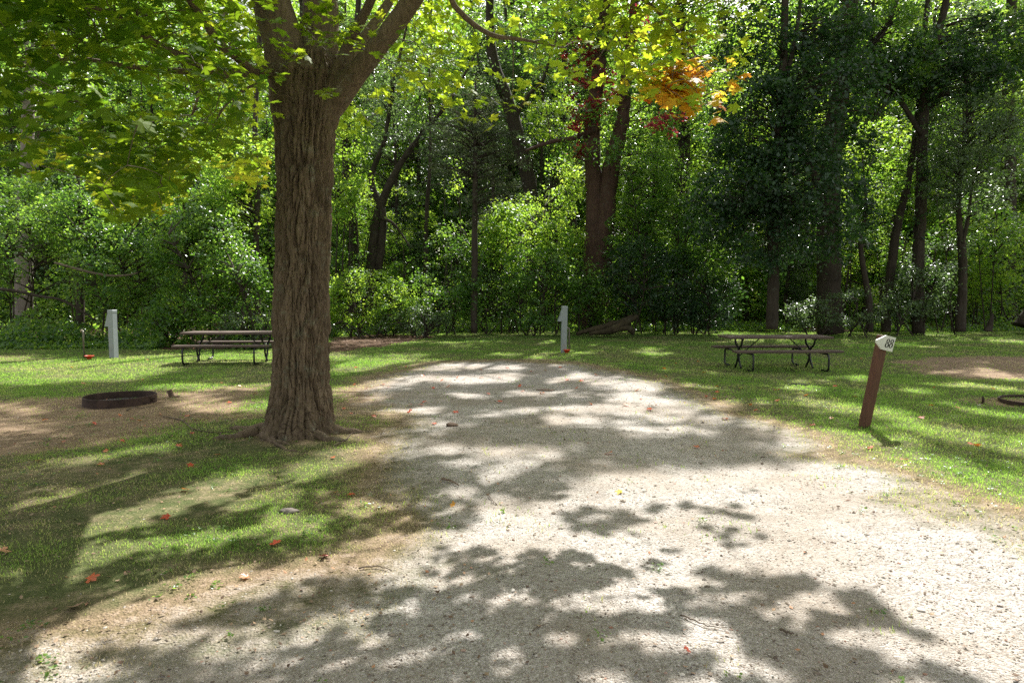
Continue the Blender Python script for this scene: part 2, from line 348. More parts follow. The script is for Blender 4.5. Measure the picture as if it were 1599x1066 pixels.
mx_, my_ = np.meshgrid(np.arange(-100, 1701, 3.0), np.arange(500, 1102, 1.5))
wx = mx_+(fbm(mx_/40, my_/14, 5, 3)-.5)*46+(fbm(mx_/9, my_/4, 8, 2)-.5)*14
wy = my_+(fbm(mx_/40, my_/14, 6, 3)-.5)*(my_-470)*.07+(fbm(mx_/9, my_/4, 9, 2)-.5)*(my_-470)*.03
def seg(X, Y, pts, hw):
    d = np.full(X.shape, 1e9); p = np.array(pts).reshape(-1, 2)
    for (ax, ay), (bx, by) in zip(p[:-1], p[1:]):
        k = 2.2                                           # strokes are wider across than up
        dx, dy = (bx-ax), (by-ay); L = dx*dx+(dy*k)**2+1e-6
        t = np.clip(((X-ax)*dx+(Y-ay)*dy*k*k)/L, 0, 1)
        d = np.minimum(d, np.hypot((X-ax-t*dx)/k, Y-ay-t*dy))
    return d/hw
def inpoly(X, Y, poly):
    c = np.zeros(X.shape, bool); n = len(poly)
    for i in range(n):
        x1, y1 = poly[i]; x2, y2 = poly[(i+1) % n]
        c ^= ((y1 > Y) != (y2 > Y)) & (X < (x2-x1)*(Y-y1)/(y2-y1+1e-12)+x1)
    return c
LIT = np.zeros(mx_.shape)
for p in LITP: LIT[inpoly(wx, wy, p)] = 1
def soft(q, g=1.32): return np.clip((g-q)/.3, 0, 1)
for p, hw in LITS: LIT = np.maximum(LIT, soft(seg(wx, wy, p, hw)))
for p, hw in SHS: LIT = LIT*(1-soft(seg(wx, wy, p, hw), 1.1))
for p, hw in HOLES: LIT = np.maximum(LIT, soft(seg(wx, wy, p, hw)))
# small flecks everywhere
LIT = np.maximum(LIT, np.clip((fbm(mx_/22, my_/5.5, 31, 3)-.68)*9, 0, .9))
def lit(gx, gy):
    L = np.clip(lit0(gx, gy)*1.8, 0, 1)
    e = edge_y(gx)-np.where(gx < -5, 2.2, 3.0); z = np.clip((gy-e)/.8, 0, 1)
    thr = np.interp(gx, [-14, -7, 0, 3, 8, 14, 20], [.46, .42, .45, .51, .55, .48, .46])
    n_ = np.clip((fbm(gx*.9+3, gy*.7, 171, 3)-thr)*9+.5, 0, 1)
    n_ = np.maximum(n_, np.clip(1.6-np.hypot((gx+5.2)/2.2, (gy-25.0)/2.6), 0, 1)); n_ = np.maximum(n_, np.clip(1.5-np.hypot((gx+1.3)/1.3, (gy-25.3)/1.8), 0, 1))
    n_ = np.maximum(n_, np.clip(1.5-np.hypot((gx+9.5)/2.6, (gy-19.4)/1.3), 0, 1))
    return np.maximum(L, z*n_)
def lit5(gx, gy, e=.022):
    return np.maximum.reduce([lit(gx, gy), lit(gx+e, gy+e), lit(gx-e, gy+e), lit(gx+e, gy-e), lit(gx-e, gy-e)])
def lit0(gx, gy):
    P = np.stack([gx, gy, np.zeros_like(gx)], -1); px, py, f = proj(P)
    i = np.clip(((py-500)/1.5).astype(int), 0, LIT.shape[0]-1); j = np.clip(((px+100)/3).astype(int), 0, LIT.shape[1]-1)
    inside = (f > .5) & (px > -90) & (px < 1690) & (py > 505) & (py < 1095)
    out = np.clip((fbm(gx*.55, gy*.55, 77, 3)-.5)*5, 0, 1)
    return np.where(inside, LIT[i, j], np.where(gy > 28, np.clip((fbm(gx*.35, gy*.35, 71, 3)-.26)*6, 0, 1), out))

# ------------------------------------------------------------------ the ground sheet
def gpoly(pts): return G(np.array([p[0] for p in pts], float), np.array([p[1] for p in pts], float))
def sdist(X, Y, poly):
    d = np.full(X.shape, 1e9); n = len(poly)
    for i in range(n):
        ax, ay = poly[i]; bx, by = poly[(i+1) % n]; dx, dy = bx-ax, by-ay
        t = np.clip(((X-ax)*dx+(Y-ay)*dy)/(dx*dx+dy*dy+1e-9), 0, 1); d = np.minimum(d, np.hypot(X-ax-t*dx, Y-ay-t*dy))
    return np.where(inpoly(X, Y, poly), d, -d)
gravel_poly = np.vstack([gpoly([(640, 578), (700, 568), (800, 564), (900, 572), (1000, 596), (1100, 632), (1220, 682), (1350, 735), (1480, 792), (1599, 845), (1720, 905)]),
    [[5, 2], [7, -3], [-3.5, -3], [-3.2, 1.5]], gpoly([(0, 1060), (150, 1010), (300, 985), (430, 955), (560, 935), (640, 890), (700, 840), (672, 780), (655, 720), (650, 680), (600, 640), (590, 600)])])
DIRT = [(gpoly([(-200, 640), (120, 618), (260, 612), (415, 600), (412, 655), (300, 660), (200, 690), (60, 712), (-200, 720)]), 1.0),
        (gpoly([(520, 606), (640, 588), (700, 600), (650, 640), (700, 700), (600, 640), (520, 640)]), .9),
        (gpoly([(-150, 990), (100, 930), (300, 890), (480, 860), (640, 850), (700, 800), (740, 860), (600, 950), (300, 1000), (0, 1070), (-200, 1080)]), .68),
        (gpoly([(60, 760), (260, 720), (480, 770), (640, 830), (500, 860), (330, 850), (150, 860), (0, 850)]), .32),
        (gpoly([(-200, 720), (200, 700), (260, 740), (100, 830), (-200, 900)]), .42),
        (gpoly([(1390, 562), (1500, 556), (1640, 556), (1700, 590), (1560, 592), (1450, 585)]), 1.0),
        (gpoly([(1480, 622), (1560, 620), (1660, 626), (1660, 640), (1560, 634)]), .9),
        (gpoly([(1180, 690), (1300, 712), (1450, 770), (1650, 850), (1700, 840), (1500, 740), (1300, 680)]), .45),
        (gpoly([(-100, 553), (60, 553), (80, 566), (-100, 568)]), .5)]
edge_px = [(-400, 552), (-100, 549), (0, 547), (180, 546), (300, 548), (420, 545), (515, 526), (640, 519), (800, 517), (960, 519), (1100, 517), (1400, 518), (1599, 517), (1800, 517), (2200, 517)]
ep = gpoly(edge_px); ep = ep[np.argsort(ep[:, 0])]
def edge_y(x): return np.interp(x, ep[:, 0], ep[:, 1])
bare = gpoly([(500, 552), (520, 526), (600, 522), (680, 524), (650, 533), (600, 541), (560, 546)])
def masks(X, Y):
    nx = X+(fbm(X*1.3, Y*1.3, 21, 3)-.5)*.9; ny = Y+(fbm(X*1.3, Y*1.3, 22, 3)-.5)*.9
    g = np.clip(.5+sdist(nx, ny, gravel_poly)/1.3, 0, 1)
    dd = np.zeros(X.shape)
    for p, s in DIRT: dd = np.maximum(dd, np.clip(.5+sdist(nx, ny, p)/.8, 0, 1)*s)
    dd = np.maximum(dd, np.clip(1-np.abs(sdist(nx, ny, gravel_poly)+.3)/1.0, 0, 1)*.7)
    dd = np.maximum(dd, np.clip(1.25-np.hypot(X+2.45, Y-7.8)/.8, 0, 1)*.9)
    dd = np.maximum(dd, np.clip((fbm(X*.9, Y*.9, 25, 3)-.5)*5, 0, 1)*np.clip((-X+1)/2, 0, 1)*np.clip((11-Y)/2, 0, 1)*.38)
    f = np.clip(.5+(ny-edge_y(nx)-.2)/.8, 0, 1)
    f = np.maximum(f, np.clip(.5+sdist(nx, ny, bare)/.5, 0, 1))
    return g, dd, f
def axis(a0, a1, step, far, k=1.35):
    c = list(np.arange(a0, a1+1e-6, step)); s = step; q = c[-1]
    while q < far: s *= k; q += s; c.append(q)
    s = step; q = c[0]; pre = []
    while q > -far: s *= k; q -= s; pre.append(q)
    return np.array(pre[::-1]+c)
gx_ = axis(-13, 14, .11, 400); gy_ = axis(2.0, 32, .12, 600)
GX, GY = np.meshgrid(gx_, gy_)
def relief(X, Y):
    r = (fbm(X*.45, Y*.45, 41, 3)-.5)*.10+(fbm(X*3, Y*3, 42, 3)-.5)*.03
    tr = np.hypot(X+2.45, Y-7.8)
    r = r+.07*np.exp(-(tr/1.2)**2)
    fade = np.clip(1-(np.hypot(X, Y)-60)/60, 0, 1)
    return r*fade
GZ = relief(GX, GY); ga, da, fa = masks(GX, GY)
nyg, nxg = GX.shape; V = np.stack([GX, GY, GZ], -1).reshape(-1, 3)
ii, jj = np.meshgrid(np.arange(nyg-1), np.arange(nxg-1), indexing='ij'); q0 = (ii*nxg+jj).ravel()
Q = np.stack([q0, q0+1, q0+nxg+1, q0+nxg], -1)
gm_ = ga.ravel()[Q].mean(1); fm_ = fa.ravel()[Q].mean(1)
for nm, sel in (('gravel_drive', gm_ > .5), ('lawn', (gm_ <= .5) & (fm_ <= .5)), ('woodland_floor', (gm_ <= .5) & (fm_ > .5))):
    q = Q[sel]; u, inv = np.unique(q.ravel(), return_inverse=True)
    mb = MB(); mb.add(V[u], None, inv.reshape(-1, 4), gravel=ga.ravel()[u], dirt=da.ravel()[u], floor=fa.ravel()[u])
    o = mb.obj(nm, M['ground'], None, True); tag(o, kind='structure')
def gz(x, y): return relief(np.asarray(x, float), np.asarray(y, float))

# ------------------------------------------------------------------ leaves
def maple_outline():
    half = [(0, 1.0), (.09, .80), (.16, .66), (.22, .70), (.19, .52), (.13, .38), (.30, .52), (.44, .60), (.56, .52), (.50, .38), (.62, .30), (.44, .22), (.26, .14), (.34, -.02), (.38, -.14), (.20, -.10), (.03, -.06)]
    pts = half+[(-x, y) for x, y in half[::-1][:-1]]
    return np.array(pts)
def leaf_template(kind):
    if kind == 'maple':
        o = maple_outline(); c = np.array([[0, .18]])
        v2 = np.vstack([c, o]); n = len(o)
        z = -.22*np.abs(v2[:, 0])**1.3-.12*np.maximum(v2[:, 1], 0)**2
        v = np.column_stack([v2, z]); f = [[0, 1+i, 1+(i+1) % n] for i in range(n)]
        return v, np.array(f)[:, ::-1]
    if kind == 'maple_low':
        o = np.array([(0, 1.0), (.15, .55), (.55, .55), (.42, .2), (.36, -.12), (-.36, -.12), (-.42, .2), (-.55, .55), (-.15, .55)])
        v2 = np.vstack([[[0, .2]], o]); n = len(o); z = -.2*np.abs(v2[:, 0])
        return np.column_stack([v2, z]), np.array([[0, 1+i, 1+(i+1) % n] for i in range(n)])[:, ::-1]
    v = np.array([[0, 0, 0], [.33, .42, -.08], [0, 1, -.05], [-.33, .42, -.08]]); return v, np.array([[0, 1, 2], [0, 2, 3]])
TPL = {k: leaf_template(k) for k in ('maple', 'maple_low', 'leaf')}
def rotmats(nrm, yaw):
    """frames whose third axis is nrm"""
    n = nrm/(np.linalg.norm(nrm, axis=1)[:, None]+1e-9)
    a = np.where(np.abs(n[:, 2:3]) < .95, np.array([[0, 0, 1.]]), np.array([[1., 0, 0]]))
    x = np.cross(a, n); x /= np.linalg.norm(x, axis=1)[:, None]; y = np.cross(n, x)
    c, s = np.cos(yaw)[:, None], np.sin(yaw)[:, None]
    return np.stack([x*c+y*s, -x*s+y*c, n], -1)
def add_leaves(mb, pos, nrm, size, kind='leaf', yaw=None, **at):
    n = len(pos)
    if n == 0: return
    v, f = TPL[kind]; yaw = rng.uniform(0, 2*pi, n) if yaw is None else yaw
    Rm = rotmats(nrm, yaw); size = np.broadcast_to(size, (n,))
    out = np.einsum('nij,vj->nvi', Rm, v)*size[:, None, None]+pos[:, None, :]
    ff = (f[None]+(np.arange(n)*len(v))[:, None, None]).reshape(-1, 3)
    a = {k: np.repeat(np.broadcast_to(q, (n,)), len(v)) for k, q in at.items()}
    mb.add(out.reshape(-1, 3), ff, None, **a)

# sunlit clumps: the gaps above them that let the sun through (point, radius, start)
SUNNY = [(W(1088., 135., 6.7), .55, .45), (W(1010., 80., 6.9), .5, .5), (W(215., 300., 10.5), .8, .6), (W(575., 465., 26.5), 2.3, 2.0), (W(640., 480., 26.2), 1.3, 1.6), (W(800., 355., 28.5), 1.5, 1.8), (W(360., 400., 21.5), .9, 1.6), (W(1385., 225., 31.), 1.5, 2.0), (W(540., 250., 27.8), 1.2, 1.6), (W(1455., 430., 27.6), 1.2, 1.5)]
Sn = S/np.linalg.norm(S); OFF = [np.zeros(3)]
def open_sky(P):
    P = np.asarray(P)+OFF[0]; keep = np.ones(len(P), bool)
    for c, r_, t0 in SUNNY:
        d = P-c; t = d@Sn; q = np.linalg.norm(d-t[:, None]*Sn, axis=1); wob = (fbm(P[:, 0]*1.3, P[:, 2]*1.3+P[:, 1], 99, 2)-.5)*1.2
        keep &= ~((t > t0) & (q < r_*(1+wob)))
    return keep
# ------------------------------------------------------------------ the big maple
D0 = 7.85
maple = empty('maple_tree', (0, 0, 0), 0, 'big maple with a thick furrowed trunk spreading green and yellow boughs over the gravel site', 'tree')
base = G(np.array(466.), np.array(680.)); base = W(np.array(466.), np.array(660.), D0)
axp = np.array([[W(466., 686., D0)[0], D0, -.12]]+[list(W(float(px), float(py), D0)) for px, py in ((467, 640), (468, 600), (471, 400), (477, 215), (480, 165), (484, 120), (488, 90))])
axr = [.46, .40, .352, .322, .345, .395, .40, .30]
n_a, n_z = 330, 760
path = smoothpath(axp, 60); zz = np.interp(np.linspace(0, 1, n_z), np.linspace(0, 1, len(path)), path[:, 2])
px_ = np.interp(np.linspace(0, 1, n_z), np.linspace(0, 1, len(path)), path[:, 0]); py_ = np.interp(np.linspace(0, 1, n_z), np.linspace(0, 1, len(path)), path[:, 1])
rr = np.interp(zz, axp[:, 2], axr)*.955
TH, ZZ = np.meshgrid(np.arange(n_a)/n_a*2*pi, zz)
RR = rr[:, None]*(1+.035*np.sin(3*TH+1)+.02*np.sin(5*TH+ZZ*.8))
flare = np.clip((.55-ZZ)/.6, 0, 1)**2
root_ang = [-2.72, -2.05, -.85, -.2, 2.85, -1.45]
for ra_ in root_ang:
    dth = np.angle(np.exp(1j*(TH-ra_))); RR = RR+np.clip((.42-ZZ)/.5, 0, 1)**2.2*.20*np.exp(-(dth/.26)**2)
def pfb(u, v, per, seed, o=3):                    # noise periodic in u
    s = 0; a = .5; t = 0
    for k in range(o):
        pk = per*2**k; uu = (u*pk) % pk; iu = np.floor(uu); fu = uu-iu; fu = fu*fu*(3-2*fu)
        vv = v*2**k; iv = np.floor(vv); fv = vv-iv; fv = fv*fv*(3-2*fv)
        A = _hash(iu, iv, seed+k); B = _hash((iu+1) % pk, iv, seed+k); Cc = _hash(iu, iv+1, seed+k); Dd = _hash((iu+1) % pk, iv+1, seed+k)
        s = s+a*((A*(1-fu)+B*fu)*(1-fv)+(Cc*(1-fu)+Dd*fu)*fv); t += a; a *= .5
    return s/t
U = TH/(2*pi); warp = (pfb(U, ZZ*1.5, 8, 3)-.5)*.035+(pfb(U, ZZ*7, 30, 33, 2)-.5)*.008
ridge = np.abs(pfb((U+warp) % 1, ZZ*2.1, 24, 13, 3)-.5)*2
rid2 = np.abs(pfb((U+warp+.3) % 1, ZZ*4.4, 50, 23, 2)-.5)*2
plate = pfb(U, ZZ*26, 70, 19, 3)
brk = np.abs(pfb((U+.11) % 1, ZZ*9+3*pfb(U, ZZ*2, 30, 63, 1), 26, 53, 2)-.5)*2
RR = RR-(1-np.clip(ridge*3.4, 0, 1))*.046-(1-np.clip(rid2*3.2, 0, 1))*.026-(1-np.clip(brk*7, 0, 1))*.014+(plate-.5)*.020+(pfb(U, ZZ*.8, 6, 29)-.5)*.05
VX = px_[:, None]+RR*np.cos(TH); VY = py_[:, None]+RR*np.sin(TH)
mb = MB(); v = np.stack([VX, VY, ZZ], -1).reshape(-1, 3)
i = np.arange(n_z-1)[:, None]*n_a; j = np.arange(n_a)[None, :]; k = (j+1) % n_a
mb.add(v, None, np.stack([i+j, i+k, i+n_a+k, i+n_a+j], -1).reshape(-1, 4)); mb.obj('trunk', M['bark'], maple, False)

def wp(lst): return np.array([W(float(a), float(b), float(c)) for a, b, c in lst])
def limb_mesh(mb, path, rad, n=20, rough=.10):
    P = smoothpath(path, 10); r = np.interp(np.linspace(0, 1, len(P)), np.linspace(0, 1, len(rad)), rad)
    k0 = mb.n; mb.tube(P, r, n)
    v = mb.v[-1]; nn = n*len(P); c = np.repeat(P, n, 0); d = v[:nn]-c
    th = np.tile(np.arange(n)/n, len(P)); zz = np.repeat(np.cumsum(np.r_[0, np.linalg.norm(np.diff(P, axis=0), axis=1)]), n)
    q = 1+rough*(pfb(th, zz*5, max(4, n//2), 7, 2)-.5)*2
    mb.v[-1][:nn] = c+d*q[:, None]
    return P, r
LIMBS = [  # pixel x, y, distance ; radii
 ([(462, 175, 7.85), (452, 110, 7.85), (438, 50, 7.8), (415, -20, 7.7), (385, -120, 7.5), (330, -300, 7.2)], [.27, .24, .22, .20, .17, .10]),
 ([(488, 175, 7.9), (494, 110, 7.95), (500, 50, 8.0), (500, -30, 8.1), (505, -160, 8.2), (520, -420, 8.4)], [.27, .25, .21, .19, .17, .09]),
 ([(505, 175, 7.85), (535, 140, 7.75), (565, 105, 7.6), (600, 60, 7.45), (645, -2, 7.3), (720, -110, 7.0), (830, -210, 6.6)], [.18, .145, .115, .105, .10, .08, .04]),
 ([(510, 150, 7.7), (532, 95, 7.7), (548, 62, 7.65), (575, 10, 7.5), (600, -60, 7.3), (620, -200, 7.0)], [.07, .06, .055, .05, .045, .02]),
 ([(520, 150, 7.95), (560, 75, 8.2), (590, 30, 8.5), (640, -40, 9.0), (720, -120, 9.8)], [.08, .07, .06, .05, .03]),
 ([(445, 120, 7.8), (405, 111, 7.6), (350, 114, 7.2), (300, 95, 6.7), (250, 72, 6.2), (200, 38, 5.7), (120, 0, 5.1)], [.09, .06, .048, .04, .034, .028, .015]),
 ([(362, 113, 7.3), (290, 112, 7.1), (200, 104, 6.8), (120, 92, 6.5), (30, 105, 6.2)], [.035, .03, .024, .018, .01]),
 ([(395, 112, 7.5), (372, 92, 7.3), (345, 70, 7.0), (322, 38, 6.8), (292, -5, 6.6), (240, -80, 6.2)], [.05, .046, .042, .038, .034, .02]),
 ([(418, 116, 7.7), (400, 132, 7.55), (378, 142, 7.4), (345, 175, 7.2), (320, 230, 7.1)], [.022, .018, .014, .010, .005]),
 ([(690, -95, 7.2), (704, -5, 7.4), (722, 22, 7.5), (745, 42, 7.55), (775, 57, 7.6), (815, 62, 7.7), (880, 75, 7.8)], [.045, .032, .03, .028, .024, .018, .008]),
 ([(760, -150, 6.9), (880, -90, 6.8), (980, -20, 6.8), (1060, 50, 6.9), (1100, 110, 7.0)], [.05, .035, .025, .015, .006]),
 ([(420, -10, 7.7), (300, -70, 6.2), (180, -130, 4.9), (60, -160, 4.0)], [.1, .07, .05, .02]),
 ([(510, -120, 8.1), (430, -260, 6.0), (380, -600, 4.2)], [.1, .07, .03]),
 ([(700, -90, 7.1), (800, -300, 5.4), (900, -700, 4.0)], [.07, .05, .02]),
 ([(480, -200, 8.2), (430, -160, 10.2), (380, -60, 11.8), (300, 180, 12.2)], [.1, .07, .05, .02]),
]
NOD = []; NR = []
for pts, rad in LIMBS:
    mb = MB(); P, r = limb_mesh(mb, wp(pts), rad, 22 if rad[0] > .1 else 10); mb.obj('limb', M['bark'], maple, True)
    NOD.append(P[2:]); NR.append(r[2:])
NOD = np.vstack(NOD); NR = np.concatenate(NR)
for pts, rad in [  # surface roots
  ([(-.42, -.16), (-.75, -.32), (-1.0, -.30)], .06), ([(-.30, -.36), (-.05, -.56), (.25, -.58)], .045), ([(.28, -.32), (.52, -.42), (.78, -.30)], .055),
  ([(.38, -.05), (.62, -.02), (.85, .10)], .06), ([(-.38, .1), (-.8, .2), (-1.1, .35)], .05), ([(-.2, -.40), (.02, -.72), (.22, -.86), (.46, -.84)], .022)]:
    P = np.array([[axp[1, 0]+a, D0+b, 0] for a, b in pts]); P[:, 2] = gz(P[:, 0], P[:, 1])+np.linspace(.035, -.03, len(P)); P = smoothpath(P, 8)
    P[:, 2] += .012*np.sin(np.arange(len(P))*.9)
    mb = MB(); mb.tube(P, np.linspace(rad*1.0, rad*.35, len(P)), 9); mb.obj('root', M['bark'], maple, True)

def bottom(px):   # lower edge of the boughs seen against the wood
    xs = [-200, 0, 60, 120, 150, 180, 250, 285, 310, 345, 375, 415, 430, 540, 560, 600, 650, 690, 720, 760, 790, 830, 880, 930, 960, 1000, 1030, 1060, 1110, 1140, 1155, 1172, 1190, 1230, 1300]
    ys = [250, 245, 275, 250, 300, 338, 335, 300, 250, 245, 300, 290, 220, 210, 205, 150, 140, 165, 195, 225, 165, 150, 175, 150, 155, 150, 140, 178, 182, 175, 120, 95, 20, -40, -80]
    return np.interp(px, xs, ys)
def make_sprays(n_try, sampler):
    return sampler(n_try)
SP = []   # spray centres, out direction, hue, radius
# (a) the low boughs
def seen(n, x0, x1, d0, d1, dens=1.0, hue=(.2, .1), rad=.34, up=-140, pw=1.0):
    px = rng.uniform(x0, x1, n); b_ = bottom(px); py = b_-8-(b_-8-up)*rng.uniform(0, 1, n)**pw; d = rng.uniform(d0, d1, n)
    P = W(px, py, d); h = P[:, 2]; gx = P[:, 0]-S[0]*h; gy = P[:, 1]-S[1]*h
    keep = (rng.uniform(0, 1, n) < (1-lit(gx, gy)*.97)) & (rng.uniform(0, 1, n) < dens)
    keep &= fbm(px/60, py/45, 91, 2) > .35
    keep &= ~((px > 872) & (px < 950) & (py > 40) & (rng.uniform(0, 1, n) < .75)) & ~((px > 1010) & (px < 1075) & (py > 165))
    keep &= ~((np.abs(px-472) < 82+24*(py > 70)) & (d < 8.4) & (py > -60))
    keep &= np.hypot(P[:, 0]-axp[3, 0], P[:, 1]-D0) > .55
    for p_ in P[keep]: SP.append((p_, rng.normal(hue[0], hue[1]), rad))
seen(200, -120, 375, 4.0, 5.6, hue=(.18, .11)); seen(400, -60, 390, 5.6, 8.2, hue=(.28, .14)); seen(190, -40, 420, 8.8, 11.8, hue=(.46, .10), pw=.7)
seen(60, 130, 290, 9.5, 11.5, hue=(.60, .05), rad=.3, up=240); seen(14, 355, 420, 9.5, 11, hue=(.6, .05), rad=.26, up=245)
seen(14, 460, 560, 6.3, 7.2, dens=1, hue=(.34, .08), up=20, rad=.2) if False else None; seen(60, 560, 660, 6.0, 7.3, dens=.35, hue=(.3, .1)); seen(110, 530, 690, 8.5, 11.5, dens=.8, hue=(.42, .1))
seen(160, 640, 960, 7.0, 9.2, hue=(.42, .08)); seen(190, 900, 1185, 6.0, 7.6, hue=(.44, .07)); seen(26, 900, 1150, 5.8, 7, hue=(.47, .06), up=60); seen(60, 700, 960, 9.2, 11, hue=(.36, .1))
for _ in range(95):   # the orange spray ends
    px = rng.normal(1088, 30); py = rng.uniform(95, 172); SP.append((W(px, py, rng.uniform(6.3, 7.0)), rng.normal(.82, .04), .19))
for a_, b_ in ((478, 30), (500, 12), (452, 80), (515, 55), (526, 140), (540, 60), (560, 40), (520, 20), (590, 175), (575, 190)): SP.append((W(float(a_), float(b_), 7.0), rng.normal(.36, .06), .14))
for _ in range(26): SP.append((W(rng.normal(1075, 50), rng.uniform(40, 150), rng.uniform(6.4, 7.1)), rng.normal(.64, .05), .26))
# (b) the upper crown, thinned where sun comes through
cc = np.array([-1.9, 7.3, 7.4]); n = 19000
gx = rng.uniform(-12, 6, n); gy = rng.uniform(-6, 14, n); h = rng.uniform(3.6, 12.5, n)
P = np.stack([gx+S[0]*h, gy+S[1]*h, h], -1)
q = ((P-cc)/np.array([7.5, 7.3, 5.4])); rq = np.linalg.norm(q, axis=1)
ppx, ppy, pf = proj(P)
ok = (rq < 1) & (rng.uniform(0, 1, n) < .25+.75*rq**2) & ~((pf > 0) & (ppy > -60) & (ppx > -250) & (ppx < 1850)) & (P[:, 2] > 3.4)
L = lit(gx, gy); ok &= rng.uniform(0, 1, n) < (1-L)**1.5
ok &= (np.hypot(P[:, 0], P[:, 1]) > 2.0) | (P[:, 2] > 4.2)
P = P[ok]
n = 5200; g_ = G(rng.uniform(640, 1600, n), rng.uniform(740, 1075, n)); h = rng.uniform(5.2, 9.0, n); P2 = np.stack([g_[:, 0]+S[0]*h, g_[:, 1]+S[1]*h, h], -1)
a1, a2, a3 = proj(P2); k2 = (lit(g_[:, 0], g_[:, 1]) < .15) & (np.linalg.norm((P2-cc)/np.array([7.8, 7.6, 5.4]), axis=1) < 1) & ((a2 < -55) | (a1 > 1750)) & (rng.uniform(0, 1, n) < .17)
P = np.vstack([P, P2[k2]])
for p_ in P: SP.append((p_, rng.normal(.3, .1), .42))
ks = open_sky(np.array([s_[0] for s_ in SP])); SP = [s_ for s_, k_ in zip(SP, ks) if k_]
print('sprays', len(SP), 'upper', len(P))
NOD0 = NOD.copy()
ctr = np.array([axp[-1, 0], D0, 4.2])
SP.sort(key=lambda s: np.linalg.norm(s[0]-ctr))
cap = len(SP)*7+len(NOD)+10; NN = np.zeros((cap, 3)); NN[:len(NOD)] = NOD; RRn = np.zeros(cap); RRn[:len(NOD)] = NR; nn = len(NOD)
tw = MB(); lf = MB(); lfu = MB()
for c, hue, rad in SP:
    d = NN[:nn]-c; dist = np.sqrt((d*d).sum(1))+.15*np.maximum(0, NN[:nn, 2]-c[2]); kx = int(np.argmin(dist+.0012/RRn[:nn].clip(.003))); a = NN[kx]; L_ = np.linalg.norm(c-a)
    if L_ > .05:
        mid = (a+c)/2+np.array([rng.normal(0, .07), rng.normal(0, .07), .10])*L_
        t = np.linspace(0, 1, 6)[:, None]; Pp = a*(1-t)**2+2*mid*t*(1-t)+c*t*t
        r0 = min(RRn[kx]*.75, .005+.006*L_); rads = np.linspace(r0, .003, 6)
        tw.tube(Pp, rads, 4, cap=False); NN[nn:nn+5] = Pp[1:]; RRn[nn:nn+5] = rads[1:]; nn += 5
        out = c-a; out[2] *= .3; out /= np.linalg.norm(out)+1e-6
    else: out = rng.normal(0, 1, 3); out[2] = 0; out /= np.linalg.norm(out)
    up = proj(c[None])[1][0] < -70 or c[1] < 1
    m_ = rng.integers(11, 18) if not up else rng.integers(12, 18)
    side = np.cross(out, [0, 0, 1]); side /= np.linalg.norm(side)+1e-6
    u1 = rng.uniform(-.9, 1.25, m_)*rad; u2 = rng.normal(0, .55, m_)*rad
    pos = c+out*u1[:, None]+side*u2[:, None]; pos[:, 2] += rng.normal(0, .16, m_)*rad*1.6-.25*np.abs(u2)-.15*np.maximum(u1, 0)
    if up and c[2] > 0:       # keep the sunny openings clean
        ctrp = pos+.0; hh = pos[:, 2]; kk = rng.uniform(0, 1, m_) > .985*lit(pos[:, 0]-S[0]*hh, pos[:, 1]-S[1]*hh); pos = pos[kk]
    else:
        ctrp = pos+.0; hh = pos[:, 2]; kk = rng.uniform(0, 1, m_) > .97*lit(pos[:, 0]-S[0]*hh, pos[:, 1]-S[1]*hh); pos = pos[kk]
    k_ = len(pos)
    if k_ == 0: continue
    nr = np.stack([rng.normal(0, .42, k_), rng.normal(0, .42, k_)-.1, np.ones(k_)], -1)+.35*out*np.array([1, 1, 0])
    yaw = rng.uniform(0, 2*pi, k_); sz = rng.uniform(.08, .13, k_)*(1.0 if not up else 1.2)
    ctrp = pos+rotmats(nr, yaw)[:, :, 1]*(sz*.35)[:, None]; hh = ctrp[:, 2]
    kk = rng.uniform(0, 1, k_) > .985*lit5(ctrp[:, 0]-S[0]*hh, ctrp[:, 1]-S[1]*hh); kk &= ~((proj(ctrp)[2] > .2) & (proj(ctrp)[1] > bottom(proj(ctrp)[0])+14)); pos, nr, yaw, sz = pos[kk], nr[kk], yaw[kk], sz[kk]; k_ = len(pos)
    if k_ == 0: continue
    add_leaves(lfu if up else lf, pos, nr, sz, 'maple_low' if up else 'maple', yaw, hue=np.clip(hue+rng.normal(0, .045, k_), 0, 1))
tw.obj('twig_sprays', M['twig'], maple, True)
lf.obj('leaves', M['maple'], maple); lfu.obj('crown', M['maple'], maple)
print('maple leaf verts', lf.n, lfu.n)
# a few bare pale twigs at the fork
mb = MB()
for pts in ([(405, 40, 7.3), (425, 70, 7.2), (450, 82, 7.2)], [(395, 60, 7.4), (430, 92, 7.3), (447, 92, 7.3), (455, 85, 7.3)], [(480, 50, 7.35), (500, 70, 7.3), (515, 84, 7.2), (527, 82, 7.2)], [(508, 125, 7.4), (510, 158, 7.35), (498, 180, 7.4)], [(510, 158, 7.35), (524, 188, 7.35)], [(415, 152, 7.45), (445, 149, 7.4), (460, 156, 7.4)]):
    mb = MB(); P = smoothpath(wp(pts), 6); mb.tube(P, np.linspace(.006, .003, len(P)), 5); mb.obj('dead_twig', M['twig'], maple, True)

